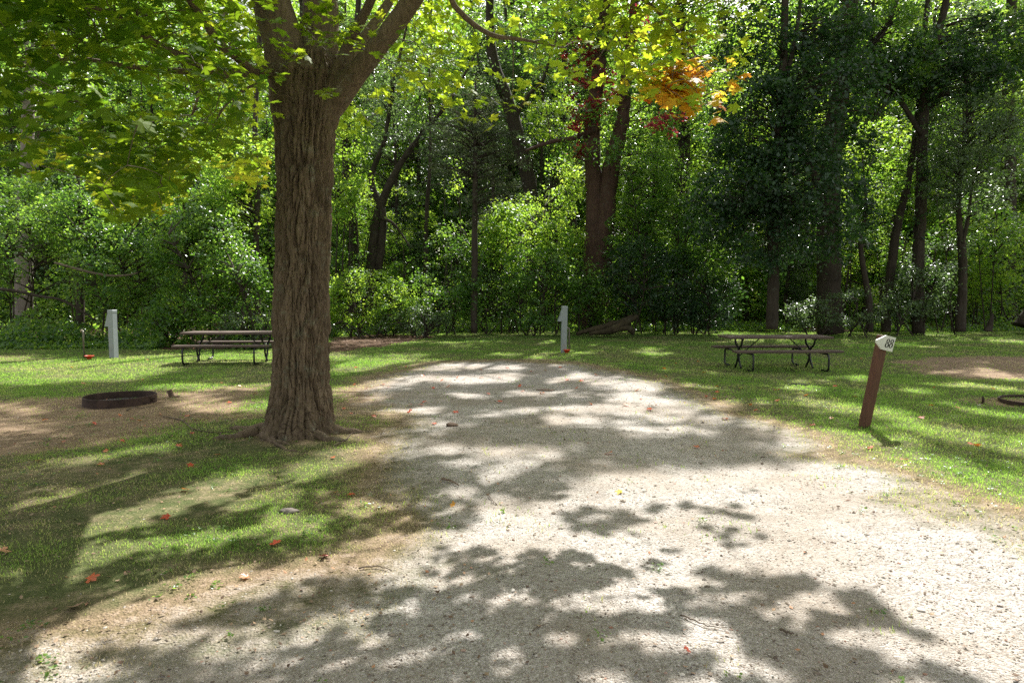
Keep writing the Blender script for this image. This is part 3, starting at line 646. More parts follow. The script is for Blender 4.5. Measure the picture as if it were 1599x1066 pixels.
# ------------------------------------------------------------------ woodland trees
TALL = []     # trees whose upper crowns shade the lawn: (name root, x, y, material, leaf MB)
def crown_leaves(mb, blobs, n, size, tw=None, anchor=None, clump=.45, up=.7, hole=.32, seed=1, flat=.6):
    """blobs: centres and radii; leaves gather in clumps through the volume, thicker to the outside"""
    vol = np.array([b[3]*b[4]*b[5] for b in blobs])**.75; vol /= vol.sum()
    per = 26; nc = max(4, int(n/per)); cnt = rng.multinomial(nc, vol)
    for b, k in zip(blobs, cnt):
        if k == 0: continue
        d = rng.normal(0, 1, (k, 3)); d /= np.linalg.norm(d, axis=1)[:, None]
        r = rng.uniform(.25, 1, k)**.45
        P = np.array(b[:3])+d*r[:, None]*np.array(b[3:6])
        P = P[P[:, 2] > .15]
        P = P[open_sky(P)]
        keep = fbm(P[:, 0]*.8+seed*7+P[:, 1]*.5, P[:, 2]*.9+P[:, 1]*.3, seed, 3) > hole; P = P[keep]; k = len(P)
        if k == 0: continue
        if tw is not None and anchor is not None:
            sel = rng.uniform(0, 1, k) < .5
            for c in P[sel]:
                a = anchor[np.argmin(np.linalg.norm(anchor-c+np.array([0, 0, .25*np.linalg.norm(anchor[:, :2]-c[:2], axis=1).mean()]), axis=1))]
                mid = (a+c)/2+np.array([rng.normal(0, .1), rng.normal(0, .1), .12])*np.linalg.norm(c-a)
                t = np.linspace(0, 1, 5)[:, None]; tw.tube(a*(1-t)**2+2*mid*t*(1-t)+c*t*t, np.linspace(.03, .008, 5), 3, cap=False)
        cr = clump*rng.uniform(.6, 1.4, k); N = rng.poisson(per*1.25, k); idx = np.repeat(np.arange(k), N)
        off = rng.normal(0, .5, (len(idx), 3)); off[:, 2] *= flat
        pos = P[idx]+off*cr[idx][:, None]; pos[:, 2] = np.maximum(pos[:, 2], .03)
        nr = rng.normal(0, .6, (len(idx), 3)); nr[:, 2] += up; nr += (P[idx]-np.array(b[:3]))/np.array(b[3:6])*.35
        rn = np.clip((rng.uniform(0, 1, k)**1.7)[idx]*.72+rng.uniform(0, .28, len(idx)), 0, 1)
        add_leaves(mb, pos, nr, size*rng.uniform(.5, 1.45, len(idx)), 'leaf', rnd=rn)
def PB(px, py, d, rxp, rzp, ry):          # a blob given by where it stands: pixel centre, distance, half sizes
    c = W(float(px), float(py), float(d)); return (c[0], c[1], c[2], rxp*d/F, ry, rzp*d/F)

def wood_tree(name, label, stems, blobs=(), n=0, leaf='leaf_mid', bark='bark2', size=.14, clump=.45, cat='tree', group=None, tall=None, hole=.32, flat=.6, up=.7, root=None):
    """stems: list of (list of (px,py,d), radii at those points)"""
    s0 = wp(stems[0][0]); b = s0[0].copy(); b[2] = 0
    e = empty(name, b, 0, label, cat, group); anchors = []
    tr = None
    for k, (pts, rad) in enumerate(stems):
        P = wp(pts)-b; mbk = MB(); Ps, r = limb_mesh(mbk, P, rad, 12, .14); mbk.obj('trunk' if k == 0 else 'limb', M[bark], e, True); anchors.append(Ps[len(Ps)//3:])
    anchors = np.vstack(anchors); tw = MB(); lf = MB(); OFF[0] = np.array([b[0], b[1], 0.])
    if n:
        bl = [(q[0]-b[0], q[1]-b[1], q[2], *q[3:]) for q in blobs]
        crown_leaves(lf, bl, n, size, tw, anchors, clump, up, hole, seed=int(abs(b[0]*10))+3, flat=flat)
    if tall: TALL.append((e, b, lf, tw, anchors, leaf, bark))
    else: finish_tree(e, lf, tw, leaf, bark)
    return e
def finish_tree(e, lf, tw, leaf, bark):
    if tw.n: tw.obj('twig_sprays', M[bark], e, True)
    if lf.n: lf.obj('crown', M[leaf], e)
def up_(px, d, h):  # pixel y of height h at distance d
    return proj(np.array([(px-CX)*d/F, d, h]))[1]
def TT(px, d, ztop, r0, lean=0, base=0.0, k=5, wob=6, px2=None):
    """a stem from the ground up at pixel column px"""
    out = []; px2 = px if px2 is None else px2
    for t in np.linspace(0, 1, k):
        z = base+(ztop-base)*t; c = proj(np.array([0, d, z]))[1]; out.append((px+(px2-px)*t+rng.normal(0, wob)*(0 < t < 1), float(c), d))
    return (out, list(np.linspace(r0, r0*.35, k)))

wood_tree('creeper_tree', 'twin-trunked tree with reddish bark and crimson creeper on its boughs, mid wood', [
    ([(930, 522, 30), (930, 430, 30), (930, 330, 30), (925, 250, 30), (926, 180, 30), (938, 90, 30), (945, 0, 30), (950, -250, 30), (940, -430, 30)], [.62, .55, .42, .36, .33, .27, .24, .18, .08]),
    ([(940, 440, 29.8), (945, 350, 29.8), (955, 260, 29.8), (972, 185, 29.8), (978, 120, 29.8), (990, 20, 29.8), (1010, -200, 29.8)], [.45, .42, .38, .3, .24, .2, .1]),
    ([(935, 200, 29.8), (900, 215, 29.6), (860, 222, 29.4), (820, 236, 29.2)], [.14, .11, .09, .05])],
    [PB(930, 215, 29, 60, 50, 1.6), PB(1010, 170, 29.5, 80, 50, 2), PB(880, 60, 30, 90, 70, 2.4), PB(1010, 250, 29, 45, 60, 1.5)], 5200, 'leaf_mid', 'bark_red', .15, tall=True)
cr_e = TALL[-1][0]; cr_b = TALL[-1][1]
mb = MB(); bl = [PB(902, 78, 29.3, 30, 26, .8), PB(925, 120, 29.3, 40, 16, .8), PB(905, 175, 29.2, 24, 32, .8), PB(955, 160, 29.2, 30, 16, .8), PB(1042, 190, 24.5, 38, 17, .6), PB(905, 232, 29, 16, 14, .5), PB(985, 40, 29.3, 26, 24, .8)]
crown_leaves(mb, [(q[0]-cr_b[0], q[1]-cr_b[1], q[2], *q[3:]) for q in bl], 2300, .13, clump=.26, hole=.3); mb.obj('creeper', M['leaf_red'], cr_e)
mb = MB(); bl = [PB(992, 300, 28.8, 22, 12, .5), PB(985, 120, 29.2, 40, 22, .7)]
crown_leaves(mb, [(q[0]-cr_b[0], q[1]-cr_b[1], q[2], *q[3:]) for q in bl], 260, .13, clump=.3, hole=.3); mb.v = mb.v; mb.obj('orange_leaves', M['maple'], cr_e)
for me_ in (cr_e.children[-1].data,):
    at = me_.attributes.new('hue', 'FLOAT', 'POINT'); at.data.foreach_set('value', np.full(len(me_.vertices), .92, np.float32))

wood_tree('leaning_tree', 'dark tree whose trunk leans left above the round vine-covered bush', [
    ([(828, 520, 36), (830, 400, 36), (828, 300, 36), (812, 230, 36), (795, 165, 36), (772, 100, 36), (765, 20, 36), (770, -200, 36), (780, -330, 36)], [.42, .4, .38, .38, .34, .28, .22, .16, .06]),
    ([(800, 190, 36), (825, 150, 36), (850, 120, 36), (870, 40, 36)], [.14, .1, .08, .05])],
    [PB(800, 60, 36, 90, 80, 2.5), PB(760, 160, 36, 50, 50, 2)], 3600, 'leaf_mid', 'bark2', .16, tall=True)
wood_tree('multi_stem_tree', 'dark tree with several stems fanning out behind the pale shrub mound', [
    ([(556, 520, 30), (552, 400, 30), (548, 330, 30), (540, 260, 30), (545, 150, 30), (560, 0, 30), (570, -300, 30)], [.3, .27, .22, .17, .14, .12, .05]),
    ([(575, 520, 30), (582, 400, 30), (592, 330, 30), (620, 265, 30), (655, 215, 30), (700, 160, 30), (740, 90, 30)], [.3, .25, .2, .15, .11, .08, .04]),
    ([(590, 430, 29.9), (598, 340, 29.9), (580, 280, 29.9), (600, 220, 29.9), (615, 130, 29.9), (640, 20, 29.9)], [.18, .16, .13, .1, .08, .04]),
    ([(592, 340, 29.8), (615, 350, 29.6), (640, 385, 29.4)], [.09, .06, .03])],
    [PB(600, 180, 30, 80, 70, 2.4), PB(650, 130, 29, 60, 50, 2), PB(560, 90, 31, 60, 60, 2), PB(680, 220, 29, 45, 40, 1.6)], 5600, 'leaf_grey', 'bark2', .13, tall=True, up=.9)
wood_tree('cedar', 'grey-green feathery cedar with a thin straight trunk before the leaning tree', [
    ([(740, 520, 26), (741, 400, 26), (742, 300, 26), (742, 200, 26), (743, 120, 26)], [.13, .12, .1, .07, .02])],
    [PB(740, 215, 26, 75, 30, 1.7), PB(735, 255, 26, 80, 24, 1.7), PB(745, 175, 26, 40, 28, 1.0), PB(775, 290, 26, 30, 22, 1.0), PB(748, 330, 26, 18, 40, .5)], 6500, 'leaf_cedar', 'bark2', .085, clump=.32, flat=.4, hole=.25)
wood_tree('dark_leafy_tree', 'tall tree of dense dark blue-green foliage reaching low behind the right-hand picnic table', [
    ([(1205, 514, 24.5), (1208, 430, 24.5), (1206, 350, 24.5), (1214, 250, 24.5), (1222, 130, 24.5), (1226, 0, 24.5), (1235, -250, 24.5), (1240, -500, 24.5)], [.22, .19, .17, .15, .14, .12, .1, .05]),
    ([(1222, 150, 24.5), (1245, 40, 24.5), (1262, -100, 24.5)], [.09, .07, .03])],
    [PB(1290, 160, 24, 90, 85, 2.0), PB(1180, 190, 24, 80, 80, 2.0), PB(1150, 290, 24, 70, 60, 1.8), PB(1260, 290, 23.5, 90, 70, 1.8), PB(1290, 370, 23.8, 50, 45, 1.2), PB(1180, 380, 23.8, 60, 50, 1.4), PB(1330, 240, 24, 40, 60, 1.2), PB(1180, 60, 24.6, 70, 50, 1.8), PB(1110, 340, 24.5, 40, 40, 1.2), PB(1280, 60, 25, 70, 50, 1.8)],
    26000, 'leaf_dark', 'bark2', .15, tall=True, clump=.45, hole=.36)
wood_tree('stout_tree', 'stout dark-trunked tree close behind the dark foliage, thickest trunk right of centre', [
    ([(1296, 520, 27.5), (1294, 420, 27.5), (1294, 330, 27.5), (1300, 220, 27.5), (1318, 110, 27.5), (1326, 0, 27.5), (1335, -250, 27.5), (1345, -480, 27.5)], [.52, .46, .43, .38, .32, .3, .2, .08]),
    ([(1290, 350, 27.4), (1278, 290, 27.4), (1250, 220, 27.4), (1230, 120, 27.4)], [.18, .14, .1, .06]),
    ([(1322, 120, 27.4), (1352, 80, 27.4), (1385, 40, 27.4), (1410, -30, 27.4)], [.16, .12, .1, .06])],
    [PB(1360, 60, 27, 80, 60, 2), PB(1400, 110, 27, 60, 40, 2)], 3600, 'leaf_mid', 'bark2', .17, tall=True)
wood_tree('ivy_clad_tree', 'slender straight tree with ivy on its trunk, behind the number post', [
    ([(1434, 520, 27.5), (1433, 420, 27.5), (1438, 330, 27.5), (1440, 220, 27.5), (1448, 110, 27.5), (1462, 60, 27.5), (1480, -20, 27.5), (1500, -250, 27.5), (1505, -430, 27.5)], [.25, .22, .21, .2, .18, .15, .12, .1, .04]),
    ([(1446, 120, 27.4), (1444, 50, 27.4), (1450, -30, 27.4), (1445, -200, 27.4)], [.12, .1, .09, .04]),
    ([(1438, 210, 27.4), (1400, 150, 27.3), (1385, 160, 27.2), (1362, 190, 27.2)], [.1, .08, .07, .05])],
    [PB(1440, 250, 27.4, 14, 120, .5), PB(1440, 100, 27, 70, 50, 2), PB(1370, 115, 26.6, 60, 36, 1.6), PB(1500, 130, 27, 60, 36, 1.6), PB(1436, 460, 27.3, 10, 50, .4), PB(1545, 70, 27, 60, 50, 2), PB(1560, 130, 26.6, 50, 24, 1.4)], 7600, 'leaf_dark', 'bark2', .15, tall=True)
wood_tree('forked_tree', 'thin black-trunked tree forking at head height behind the lawn, right part of the wood', [
    ([(1499, 518, 27), (1503, 450, 27), (1502, 390, 27), (1498, 350, 27), (1497, 290, 27), (1510, 200, 27), (1505, 100, 27)], [.2, .16, .15, .11, .08, .06, .03]),
    ([(1503, 380, 26.9), (1512, 340, 26.9), (1518, 290, 26.9), (1535, 230, 26.9)], [.08, .07, .05, .02])],
    [PB(1510, 210, 26, 60, 60, 1.6), PB(1560, 240, 26, 50, 70, 1.6), PB(1480, 270, 26, 40, 50, 1.4), PB(1580, 170, 26, 30, 40, 1.2), PB(1520, 310, 26.2, 50, 30, 1.2)], 8500, 'leaf_grey', 'bark2', .10, clump=.38, hole=.3, up=.9)
wood_tree('slanting_tree', 'slim tree leaning right between the stout trunk and the ivy-clad trunk', [
    ([(1383, 518, 28), (1386, 470, 28), (1394, 400, 28), (1404, 340, 28), (1418, 285, 28), (1430, 200, 28), (1440, 80, 28)], [.2, .18, .17, .16, .13, .1, .04])],
    [PB(1400, 270, 28.5, 40, 50, 1.4), PB(1365, 320, 28.5, 30, 60, 1.2)], 2600, 'leaf_mid', 'bark2', .13, clump=.35)
wood_tree('crooked_sapling', 'small crooked dark sapling just right of the stout trunk', [
    ([(1358, 518, 26.5), (1357, 470, 26.5), (1350, 430, 26.5), (1344, 380, 26.5), (1352, 320, 26.5), (1346, 240, 26.5)], [.14, .13, .11, .08, .06, .02])],
    [PB(1350, 350, 26.5, 26, 40, 1)], 900, 'leaf_dark', 'bark2', .12, clump=.3)
wood_tree('flared_tree', 'tree with a flared root base at the far right edge of the lawn', [
    ([(1612, 512, 27.5), (1622, 480, 27.5), (1630, 400, 27.5), (1632, 250, 27.5), (1640, 0, 27.5), (1645, -300, 27.5)], [.7, .45, .36, .32, .26, .1])],
    [PB(1600, 60, 27, 70, 60, 2)], 2200, 'leaf_mid', 'bark2', .16, tall=True)
wood_tree('distant_trunk_tree', 'dusky tree trunk deep in the wood near the right edge, ringed by bright leaves', [
    ([(1576, 500, 38), (1574, 400, 38), (1576, 300, 38), (1574, 180, 38), (1580, 0, 38), (1585, -200, 38)], [.42, .38, .34, .3, .24, .1])],
    [PB(1570, 130, 38, 70, 90, 3)], 2400, 'leaf_bright', 'bark2', .2)
wood_tree('pale_trunk_tree', 'pale sunlit trunk at the far left edge under the maple boughs', [
    ([(36, 520, 30), (38, 400, 30), (38, 320, 30), (42, 260, 30), (43, 220, 30), (46, 100, 30), (50, -200, 30)], [.38, .34, .32, .28, .25, .2, .08]),
    ([(42, 275, 29.9), (52, 262, 29.8), (55, 250, 29.8)], [.1, .08, .04])],
    [PB(60, 120, 31, 90, 90, 3)], 2400, 'leaf_mid', 'bark_pale', .16, tall=True)
wood_tree('slender_tree', 'slender dark tree just left of the maple trunk behind the picnic table', [
    ([(401, 520, 24), (402, 440, 24), (400, 380, 24), (402, 310, 24), (398, 200, 24), (405, 50, 24), (410, -300, 24)], [.13, .115, .11, .1, .09, .07, .03])],
    [PB(380, 320, 23.5, 50, 40, 1.4), PB(370, 250, 23.5, 60, 50, 1.4)], 4200, 'leaf_bright', 'bark2', .12, tall=True, clump=.35)
wood_tree('dark_stem_tree', 'thin dark stem rising behind the utility pedestal on the left', [
    ([(124, 535, 22.5), (126, 480, 22.5), (125, 420, 22.5), (128, 360, 22.5), (122, 280, 22.5), (130, 150, 22.5)], [.14, .12, .1, .09, .06, .02])],
    [PB(120, 340, 22.5, 70, 40, 1.4), PB(170, 380, 22, 50, 30, 1.2)], 4600, 'leaf_mid', 'bark2', .11, clump=.35, tall=False)
wood_tree('shaded_trunk_tree', 'upright trunk half hidden just left of the dark foliage', [
    ([(1062, 500, 34), (1064, 400, 34), (1066, 300, 34), (1068, 220, 34), (1064, 100, 34), (1060, -150, 34)], [.36, .34, .32, .3, .24, .1])],
    [PB(1090, 60, 34, 80, 80, 3), PB(1100, 180, 34, 50, 50, 2)], 3800, 'leaf_mid', 'bark2', .16, tall=True)
wood_tree('slim_pole_tree', 'slim pole-like tree between the fanned stems and the cedar', [
    ([(664, 500, 32), (665, 400, 32), (667, 320, 32), (672, 240, 32), (670, 100, 32)], [.12, .11, .1, .08, .04])],
    [PB(660, 300, 32, 45, 60, 1.6), PB(640, 60, 33, 60, 50, 2)], 2400, 'leaf_bright', 'bark2', .14)
wood_tree('twisted_tree', 'small dark twisted tree seen through the gap left of the twin trunks', [
    ([(895, 480, 37), (897, 380, 37), (893, 310, 37), (900, 260, 37), (912, 225, 37), (925, 180, 37)], [.2, .18, .17, .13, .1, .05]),
    ([(896, 300, 37), (885, 262, 37), (890, 228, 37)], [.1, .07, .03])],
    [PB(870, 190, 38, 50, 40, 2)], 1500, 'leaf_bright', 'bark2', .16)

# shrubs
def shrub(name, label, blobs, n, leaf, size=.1, clump=.32, stems=6, hole=.36, cat='shrub', up=.8, flat=.7, group=None):
    c = np.array([blobs[0][0], blobs[0][1], 0]); e = empty(name, c, 0, label, cat, group)
    tw = MB(); lf = MB(); anchors = []
    for b in blobs:
        for _ in range(max(2, stems//len(blobs))):
            a = np.array([b[0]+rng.normal(0, .3), b[1]+rng.normal(0, .2), 0])-c; t_ = np.array([b[0]+rng.normal(0, b[3]*.4), b[1]+rng.normal(0, b[4]*.4), b[2]+b[5]*.4])-c
            P = smoothpath([a, (a+t_)/2+rng.normal(0, .15, 3), t_], 5); tw.tube(P, np.linspace(.035, .012, len(P)), 4, cap=False); anchors.append(P)
    OFF[0] = np.array([c[0], c[1], 0.])
    crown_leaves(lf, [(q[0]-c[0], q[1]-c[1], q[2], *q[3:]) for q in blobs], n, size, tw, np.vstack(anchors), clump, up, hole, int(abs(c[0]*9))+5, flat)
    tw.obj('stems', M['bark2'], e, True); lf.obj('foliage', M[leaf], e)
    return e
shrub('vine_mound', 'sunlit pale green mound of vines just right of the maple trunk', [PB(570, 468, 26.5, 70, 52, 1.3), PB(620, 480, 26.5, 40, 40, 1.2), PB(515, 470, 26.5, 40, 40, 1.2)], 10500, 'leaf_bright', .085, .26, cat='shrub')
shrub('low_shrub', 'low grey-green shrub at the bare soil edge in front of the vine mound', [PB(660, 500, 25.6, 50, 22, .8), PB(560, 505, 25.2, 60, 18, .7)], 3600, 'leaf_grey', .075, .22)
shrub('tall_bush', 'tall tangled bush between the vine mound and the central pedestal', [PB(705, 430, 27, 60, 75, 1.6), PB(690, 390, 27.5, 50, 50, 1.4), PB(760, 450, 26.8, 50, 60, 1.4)], 10500, 'leaf_mid', .11, .34)
shrub('round_bush', 'bright round-topped bush draped in vines above the central pedestal', [PB(800, 375, 28.5, 55, 55, 1.8), PB(790, 345, 28.5, 34, 30, 1.2)], 6500, 'leaf_bright', .11, .3)
shrub('glossy_bush', 'glossy-leaved bush directly behind the central pedestal', [PB(850, 440, 26.8, 60, 65, 1.5), PB(905, 450, 26.8, 40, 45, 1.2), PB(830, 490, 26.3, 60, 22, .9)], 9000, 'leaf_mid', .105, .3)
shrub('shady_bush', 'dark shady bush behind the fallen log', [PB(1000, 430, 27, 60, 60, 1.6), PB(1060, 450, 26.8, 60, 60, 1.5), PB(1110, 470, 26.5, 50, 45, 1.2)], 9500, 'leaf_dark', .12, .34)
shrub('bright_sapling', 'bright yellow-green saplings glowing between the trunks on the right', [PB(1380, 225, 31, 50, 45, 1.8), PB(1330, 310, 31, 30, 60, 1.5)], 4500, 'leaf_bright', .14, .4)
shrub('leafy_thicket', 'low leafy thicket at the foot of the stout trunk', [PB(1330, 480, 25.6, 60, 30, .9), PB(1270, 490, 25.4, 40, 22, .8)], 4600, 'leaf_grey', .09, .26)
shrub('airy_shrub', 'airy sun-flecked shrub between the ivy-clad trunk and the black forked trunk', [PB(1440, 450, 27.2, 50, 50, 1.2), PB(1470, 400, 28, 40, 50, 1.5), PB(1400, 480, 26.4, 30, 26, .8)], 6200, 'leaf_grey', .105, .3)
shrub('backlit_shrub', 'light green shrub behind the trunks at the right edge', [PB(1560, 400, 32, 60, 70, 2.2), PB(1520, 430, 33, 50, 50, 2)], 6200, 'leaf_bright', .13, .4)
shrub('corner_bush', 'leafy green bush in the left corner behind the water tap', [PB(30, 420, 22.5, 90, 70, 1.8), PB(-60, 400, 22.5, 80, 90, 1.8), PB(60, 350, 23.5, 60, 40, 1.6)], 10500, 'leaf_mid', .095, .34)
shrub('spreading_bush', 'spreading bush behind the left pedestal', [PB(190, 420, 21.8, 90, 70, 1.6), PB(150, 330, 22.5, 60, 36, 1.5), PB(230, 350, 22.5, 60, 50, 1.5)], 11500, 'leaf_mid', .095, .32)
shrub('arching_bush', 'arching sun-flecked bush behind the left picnic table', [PB(320, 400, 21.8, 80, 70, 1.6), PB(370, 440, 21.4, 50, 50, 1.3), PB(310, 340, 22.5, 60, 40, 1.4), PB(280, 480, 21, 60, 34, 1.0), PB(370, 505, 20.8, 50, 24, .7)], 15500, 'leaf_mid', .09, .3)
shrub('dry_stem_bush', 'thin-leaved bush of dry stems beside the maple trunk, behind the left table', [PB(385, 500, 20.6, 40, 34, .7)], 1700, 'leaf_grey', .07, .2, stems=26)

shrub('screen_bush', 'tall leafy bush screening the feet of the fanned stems', [PB(560, 370, 29, 50, 60, 1.6), PB(620, 380, 29.4, 60, 60, 1.6), PB(520, 330, 29.5, 40, 70, 1.5)], 8500, 'leaf_mid', .12, .34)
shrub('pale_leafy_bush', 'light green leafy young growth right of the cedar trunk', [PB(700, 300, 29.5, 40, 60, 1.5), PB(860, 300, 30.5, 50, 60, 1.8), PB(870, 380, 28.2, 40, 40, 1.2)], 7500, 'leaf_bright', .12, .34)
shrub('veiling_growth', 'dark climbing growth veiling the foot of the twin trunks', [PB(925, 470, 28.6, 34, 50, 1.0), PB(985, 380, 29, 44, 70, 1.4), PB(1010, 300, 29.4, 44, 50, 1.4)], 7500, 'leaf_mid', .115, .32)
shrub('hanging_growth', 'deep green growth hanging between the twin trunks and the dark foliage', [PB(1060, 300, 28, 40, 80, 1.5), PB(1100, 400, 27, 50, 50, 1.4)], 6500, 'leaf_mid', .13, .36)
shrub('trunk_side_bush', 'glowing green bush just right of the maple trunk at head height', [PB(535, 290, 27.5, 34, 60, 1.3), PB(545, 210, 28, 36, 40, 1.3)], 4500, 'leaf_bright', .12, .34)
shrub('left_screen_bush', 'shaded leafy growth rising behind the bent bough at the left edge', [PB(30, 330, 25, 70, 50, 1.8), PB(110, 300, 25, 60, 40, 1.6), PB(200, 300, 25.5, 60, 50, 1.6), PB(310, 290, 25, 60, 40, 1.6)], 11000, 'leaf_mid', .12, .38)
shrub('right_screen_bush', 'leafy growth between the ivy-clad trunk and the right edge', [PB(1480, 330, 29.5, 40, 60, 1.5), PB(1540, 350, 29.5, 50, 60, 1.6), PB(1410, 400, 29.5, 40, 60, 1.4)], 7500, 'leaf_mid', .125, .36)

# ferns and low growth along the edge: nobody could count these
mb = MB(); n = 46000
px = np.concatenate([rng.uniform(-250, 440, 25000), rng.uniform(500, 1800, n-25000)]); e_ = rng.exponential(1.1, n)+.05
d = np.zeros(n); x = np.zeros(n)
dd0 = np.interp(px, [p[0] for p in edge_px], G(np.array([p[0] for p in edge_px], float), np.array([p[1] for p in edge_px], float))[:, 1])
d = dd0+e_; x = (px-CX)*d/F
hgt = np.where(px < 430, .8, .45)*np.clip(fbm(x*.8, d*.8, 14, 2)*2-.3, .15, 1.3)*np.clip(e_*1.3, .2, 1)
kk = (fbm(x*.5, d*.5, 15, 2) > np.where(px < 430, .22, .36)) & (sdist(x, d, bare) < -.2); x, d, hgt = x[kk], d[kk], hgt[kk]; m_ = len(x)
z = rng.uniform(0, 1, m_)*hgt
add_leaves(mb, np.stack([x, d, z+.02], -1), np.stack([rng.normal(0, .7, m_), rng.normal(0, .7, m_)-.2, np.full(m_, .7)], -1), rng.uniform(.08, .17, m_), 'leaf', rnd=rng.uniform(0, 1, m_))
tag(mb.obj('undergrowth', M['leaf_mid']), 'ferns and low weeds along the edge of the wood', 'undergrowth', kind='stuff')

# upper crowns of the edge trees: they throw the dapple on the lawn and the far gravel
tp = np.array([[t[1][0], t[1][1]] for t in TALL])
n = 26000
dd = np.sqrt(rng.uniform(5.5**2, 34**2, n)); gx = rng.uniform(-.95, .95, n)*dd; gy = dd
h = rng.uniform(13.5, 26, n); P = np.stack([gx+S[0]*h, gy+S[1]*h, h], -1)
ppx, ppy, pf = proj(P)
ok = (P[:, 1] > 20.5) & (P[:, 1] < 46) & (ppy < -20)
ok &= rng.uniform(0, 1, n) < (1-lit(gx, gy))**2
ok &= np.where(P[:, 1] > 34, rng.uniform(0, 1, n) < .55, True)
OFF[0] = np.zeros(3); P = P[ok]; P = P[open_sky(P)]; own = np.argmin((P[:, None, 0]-tp[None, :, 0])**2+((P[:, None, 1]-tp[None, :, 1])*.6)**2, 1)
print('upper clumps', len(P))
for t, (e, b, lf, tw, anc, leaf, bark) in enumerate(TALL):
    Pt = P[own == t]-b
    if len(Pt):
        order = np.argsort(np.linalg.norm(Pt-anc[-1], axis=1)); A = list(anc[anc[:, 2] > 7][::4]) or [anc[-1]]
        A.append(anc[-1]); A = np.array(A); buf = np.zeros((len(A)+len(Pt)*2, 3)); buf[:len(A)] = A; nb = len(A)
        for q_ in Pt[order][::3]:
            a = buf[np.argmin(np.linalg.norm(buf[:nb]-q_, axis=1))]; mid = (a+q_)/2+np.array([0, 0, .15])*np.linalg.norm(q_-a)
            tt = np.linspace(0, 1, 4)[:, None]; tw.tube(a*(1-tt)**2+2*mid*tt*(1-tt)+q_*tt*tt, np.linspace(.05, .012, 4), 3, cap=False)
            buf[nb] = q_; buf[nb+1] = mid; nb += 2
        N = rng.poisson(19, len(Pt)); idx = np.repeat(np.arange(len(Pt)), N); pos = Pt[idx]+rng.normal(0, 1, (len(idx), 3))*np.array([.30, .30, .22])
        hh = pos[:, 2]; kp = rng.uniform(0, 1, len(pos)) > .985*lit(pos[:, 0]+b[0]-S[0]*hh, pos[:, 1]+b[1]-S[1]*hh); pos = pos[kp]
        nr = rng.normal(0, .5, (len(pos), 3)); nr[:, 2] += .8
        add_leaves(lf, pos, nr, rng.uniform(.15, .25, len(pos)), 'leaf', rnd=rng.uniform(0, 1, len(pos)))
    finish_tree(e, lf, tw, leaf, bark)

# the depth of the wood: trees behind, alike in the shade
protos = []; OFF[0] = np.array([0, -1000., 0])
for k, (leaf, hgt, wd) in enumerate((('leaf_mid', 17, 3.4), ('leaf_bright', 14, 3.2), ('leaf_grey', 16, 3.0))):
    e = empty('woodland_tree', (0, 0, 0), 0, 'leafy green tree deep in the wood behind the front trunks', 'tree', 'trees in the depth of the wood')
    P = smoothpath(np.array([[0, 0, 0], [.1, .1, 3], [-.15, 0, 7], [.1, 0, hgt]]), 6)
    mb = MB(); mb.tube(P, np.linspace(.26, .06, len(P)), 9); mb.obj('trunk', M['bark2'], e, True)
    lf = MB(); tw = MB(); bl = [(rng.normal(0, wd*.45), rng.normal(0, wd*.35), z_, rng.uniform(1.2, 2.1), rng.uniform(1.2, 2.0), rng.uniform(.8, 1.4)) for z_ in np.linspace(1.6, hgt, 13) for _ in (0, 1)]
    crown_leaves(lf, bl, 11000, .17, tw, P, .5, .8, .36, 40+k); tw.obj('twig_sprays', M['bark2'], e, True); lf.obj('crown', M[leaf], e); e['label'] = dict(leaf_mid='mid-green leafy tree deep in the wood behind the front trunks', leaf_bright='bright yellow-green leafy tree deep in the wood behind the front trunks', leaf_grey='grey-green leafy tree deep in the wood behind the front trunks')[leaf]; e['group'] = dict(leaf_mid='mid-green trees in the depth of the wood', leaf_bright='bright trees in the depth of the wood', leaf_grey='grey-green trees in the depth of the wood')[leaf]
    protos.append(e)
spots = []
for row, (d, step) in enumerate(((33.5, 4.4), (38, 4.2), (43, 4.4), (49, 4.8), (56, 4.6), (62, 5.0))):
    x = -d*.95+row
    while x < d*.95:
        spots.append((x+rng.normal(0, .9), d+rng.normal(0, 1.0))); x += step*rng.uniform(.8, 1.25)
used = set()
for i_, (x, y) in enumerate(spots):
    k = int(rng.choice(3, p=[.42, .38, .2]))
    if y < 36 and rng.uniform() < .25: continue
    if k in used: e = copy_tree(protos[k])
    else: e = protos[k]; used.add(k)
    s = rng.uniform(.85, 1.12)*float(np.interp(y, [33, 38, 43, 49, 56], [.55, .78, 1.05, 1.4, 1.75]))
    e.location = (x, y, 0); e.rotation_euler = (0, 0, rng.uniform(0, 6.28)); e.scale = (s, s, s*rng.uniform(.85, 1.1))
print('wood trees', len(spots))
# the thicket between them
mb = MB(); n = 12000
P = np.stack([rng.uniform(-52, 52, n), rng.uniform(31, 62, n), rng.exponential(1.5, n)], -1)
P = P[(P[:, 2] < 6) & (fbm(P[:, 0]*.35, P[:, 1]*.35, 61, 3) > .40) & (P[:, 1] > edge_y(P[:, 0])+4)]
idx = np.repeat(np.arange(len(P)), 24); pos = P[idx]+rng.normal(0, .4, (len(idx), 3)); pos[:, 2] = np.maximum(pos[:, 2], .05)
nr = rng.normal(0, .6, (len(idx), 3)); nr[:, 2] += .8
add_leaves(mb, pos, nr, rng.uniform(.14, .26, len(idx)), 'leaf', rnd=rng.uniform(0, 1, len(idx)))
tag(mb.obj('woodland_thicket', M['leaf_mid']), 'tangled green thicket filling the wood between the trunks', 'undergrowth', kind='stuff')
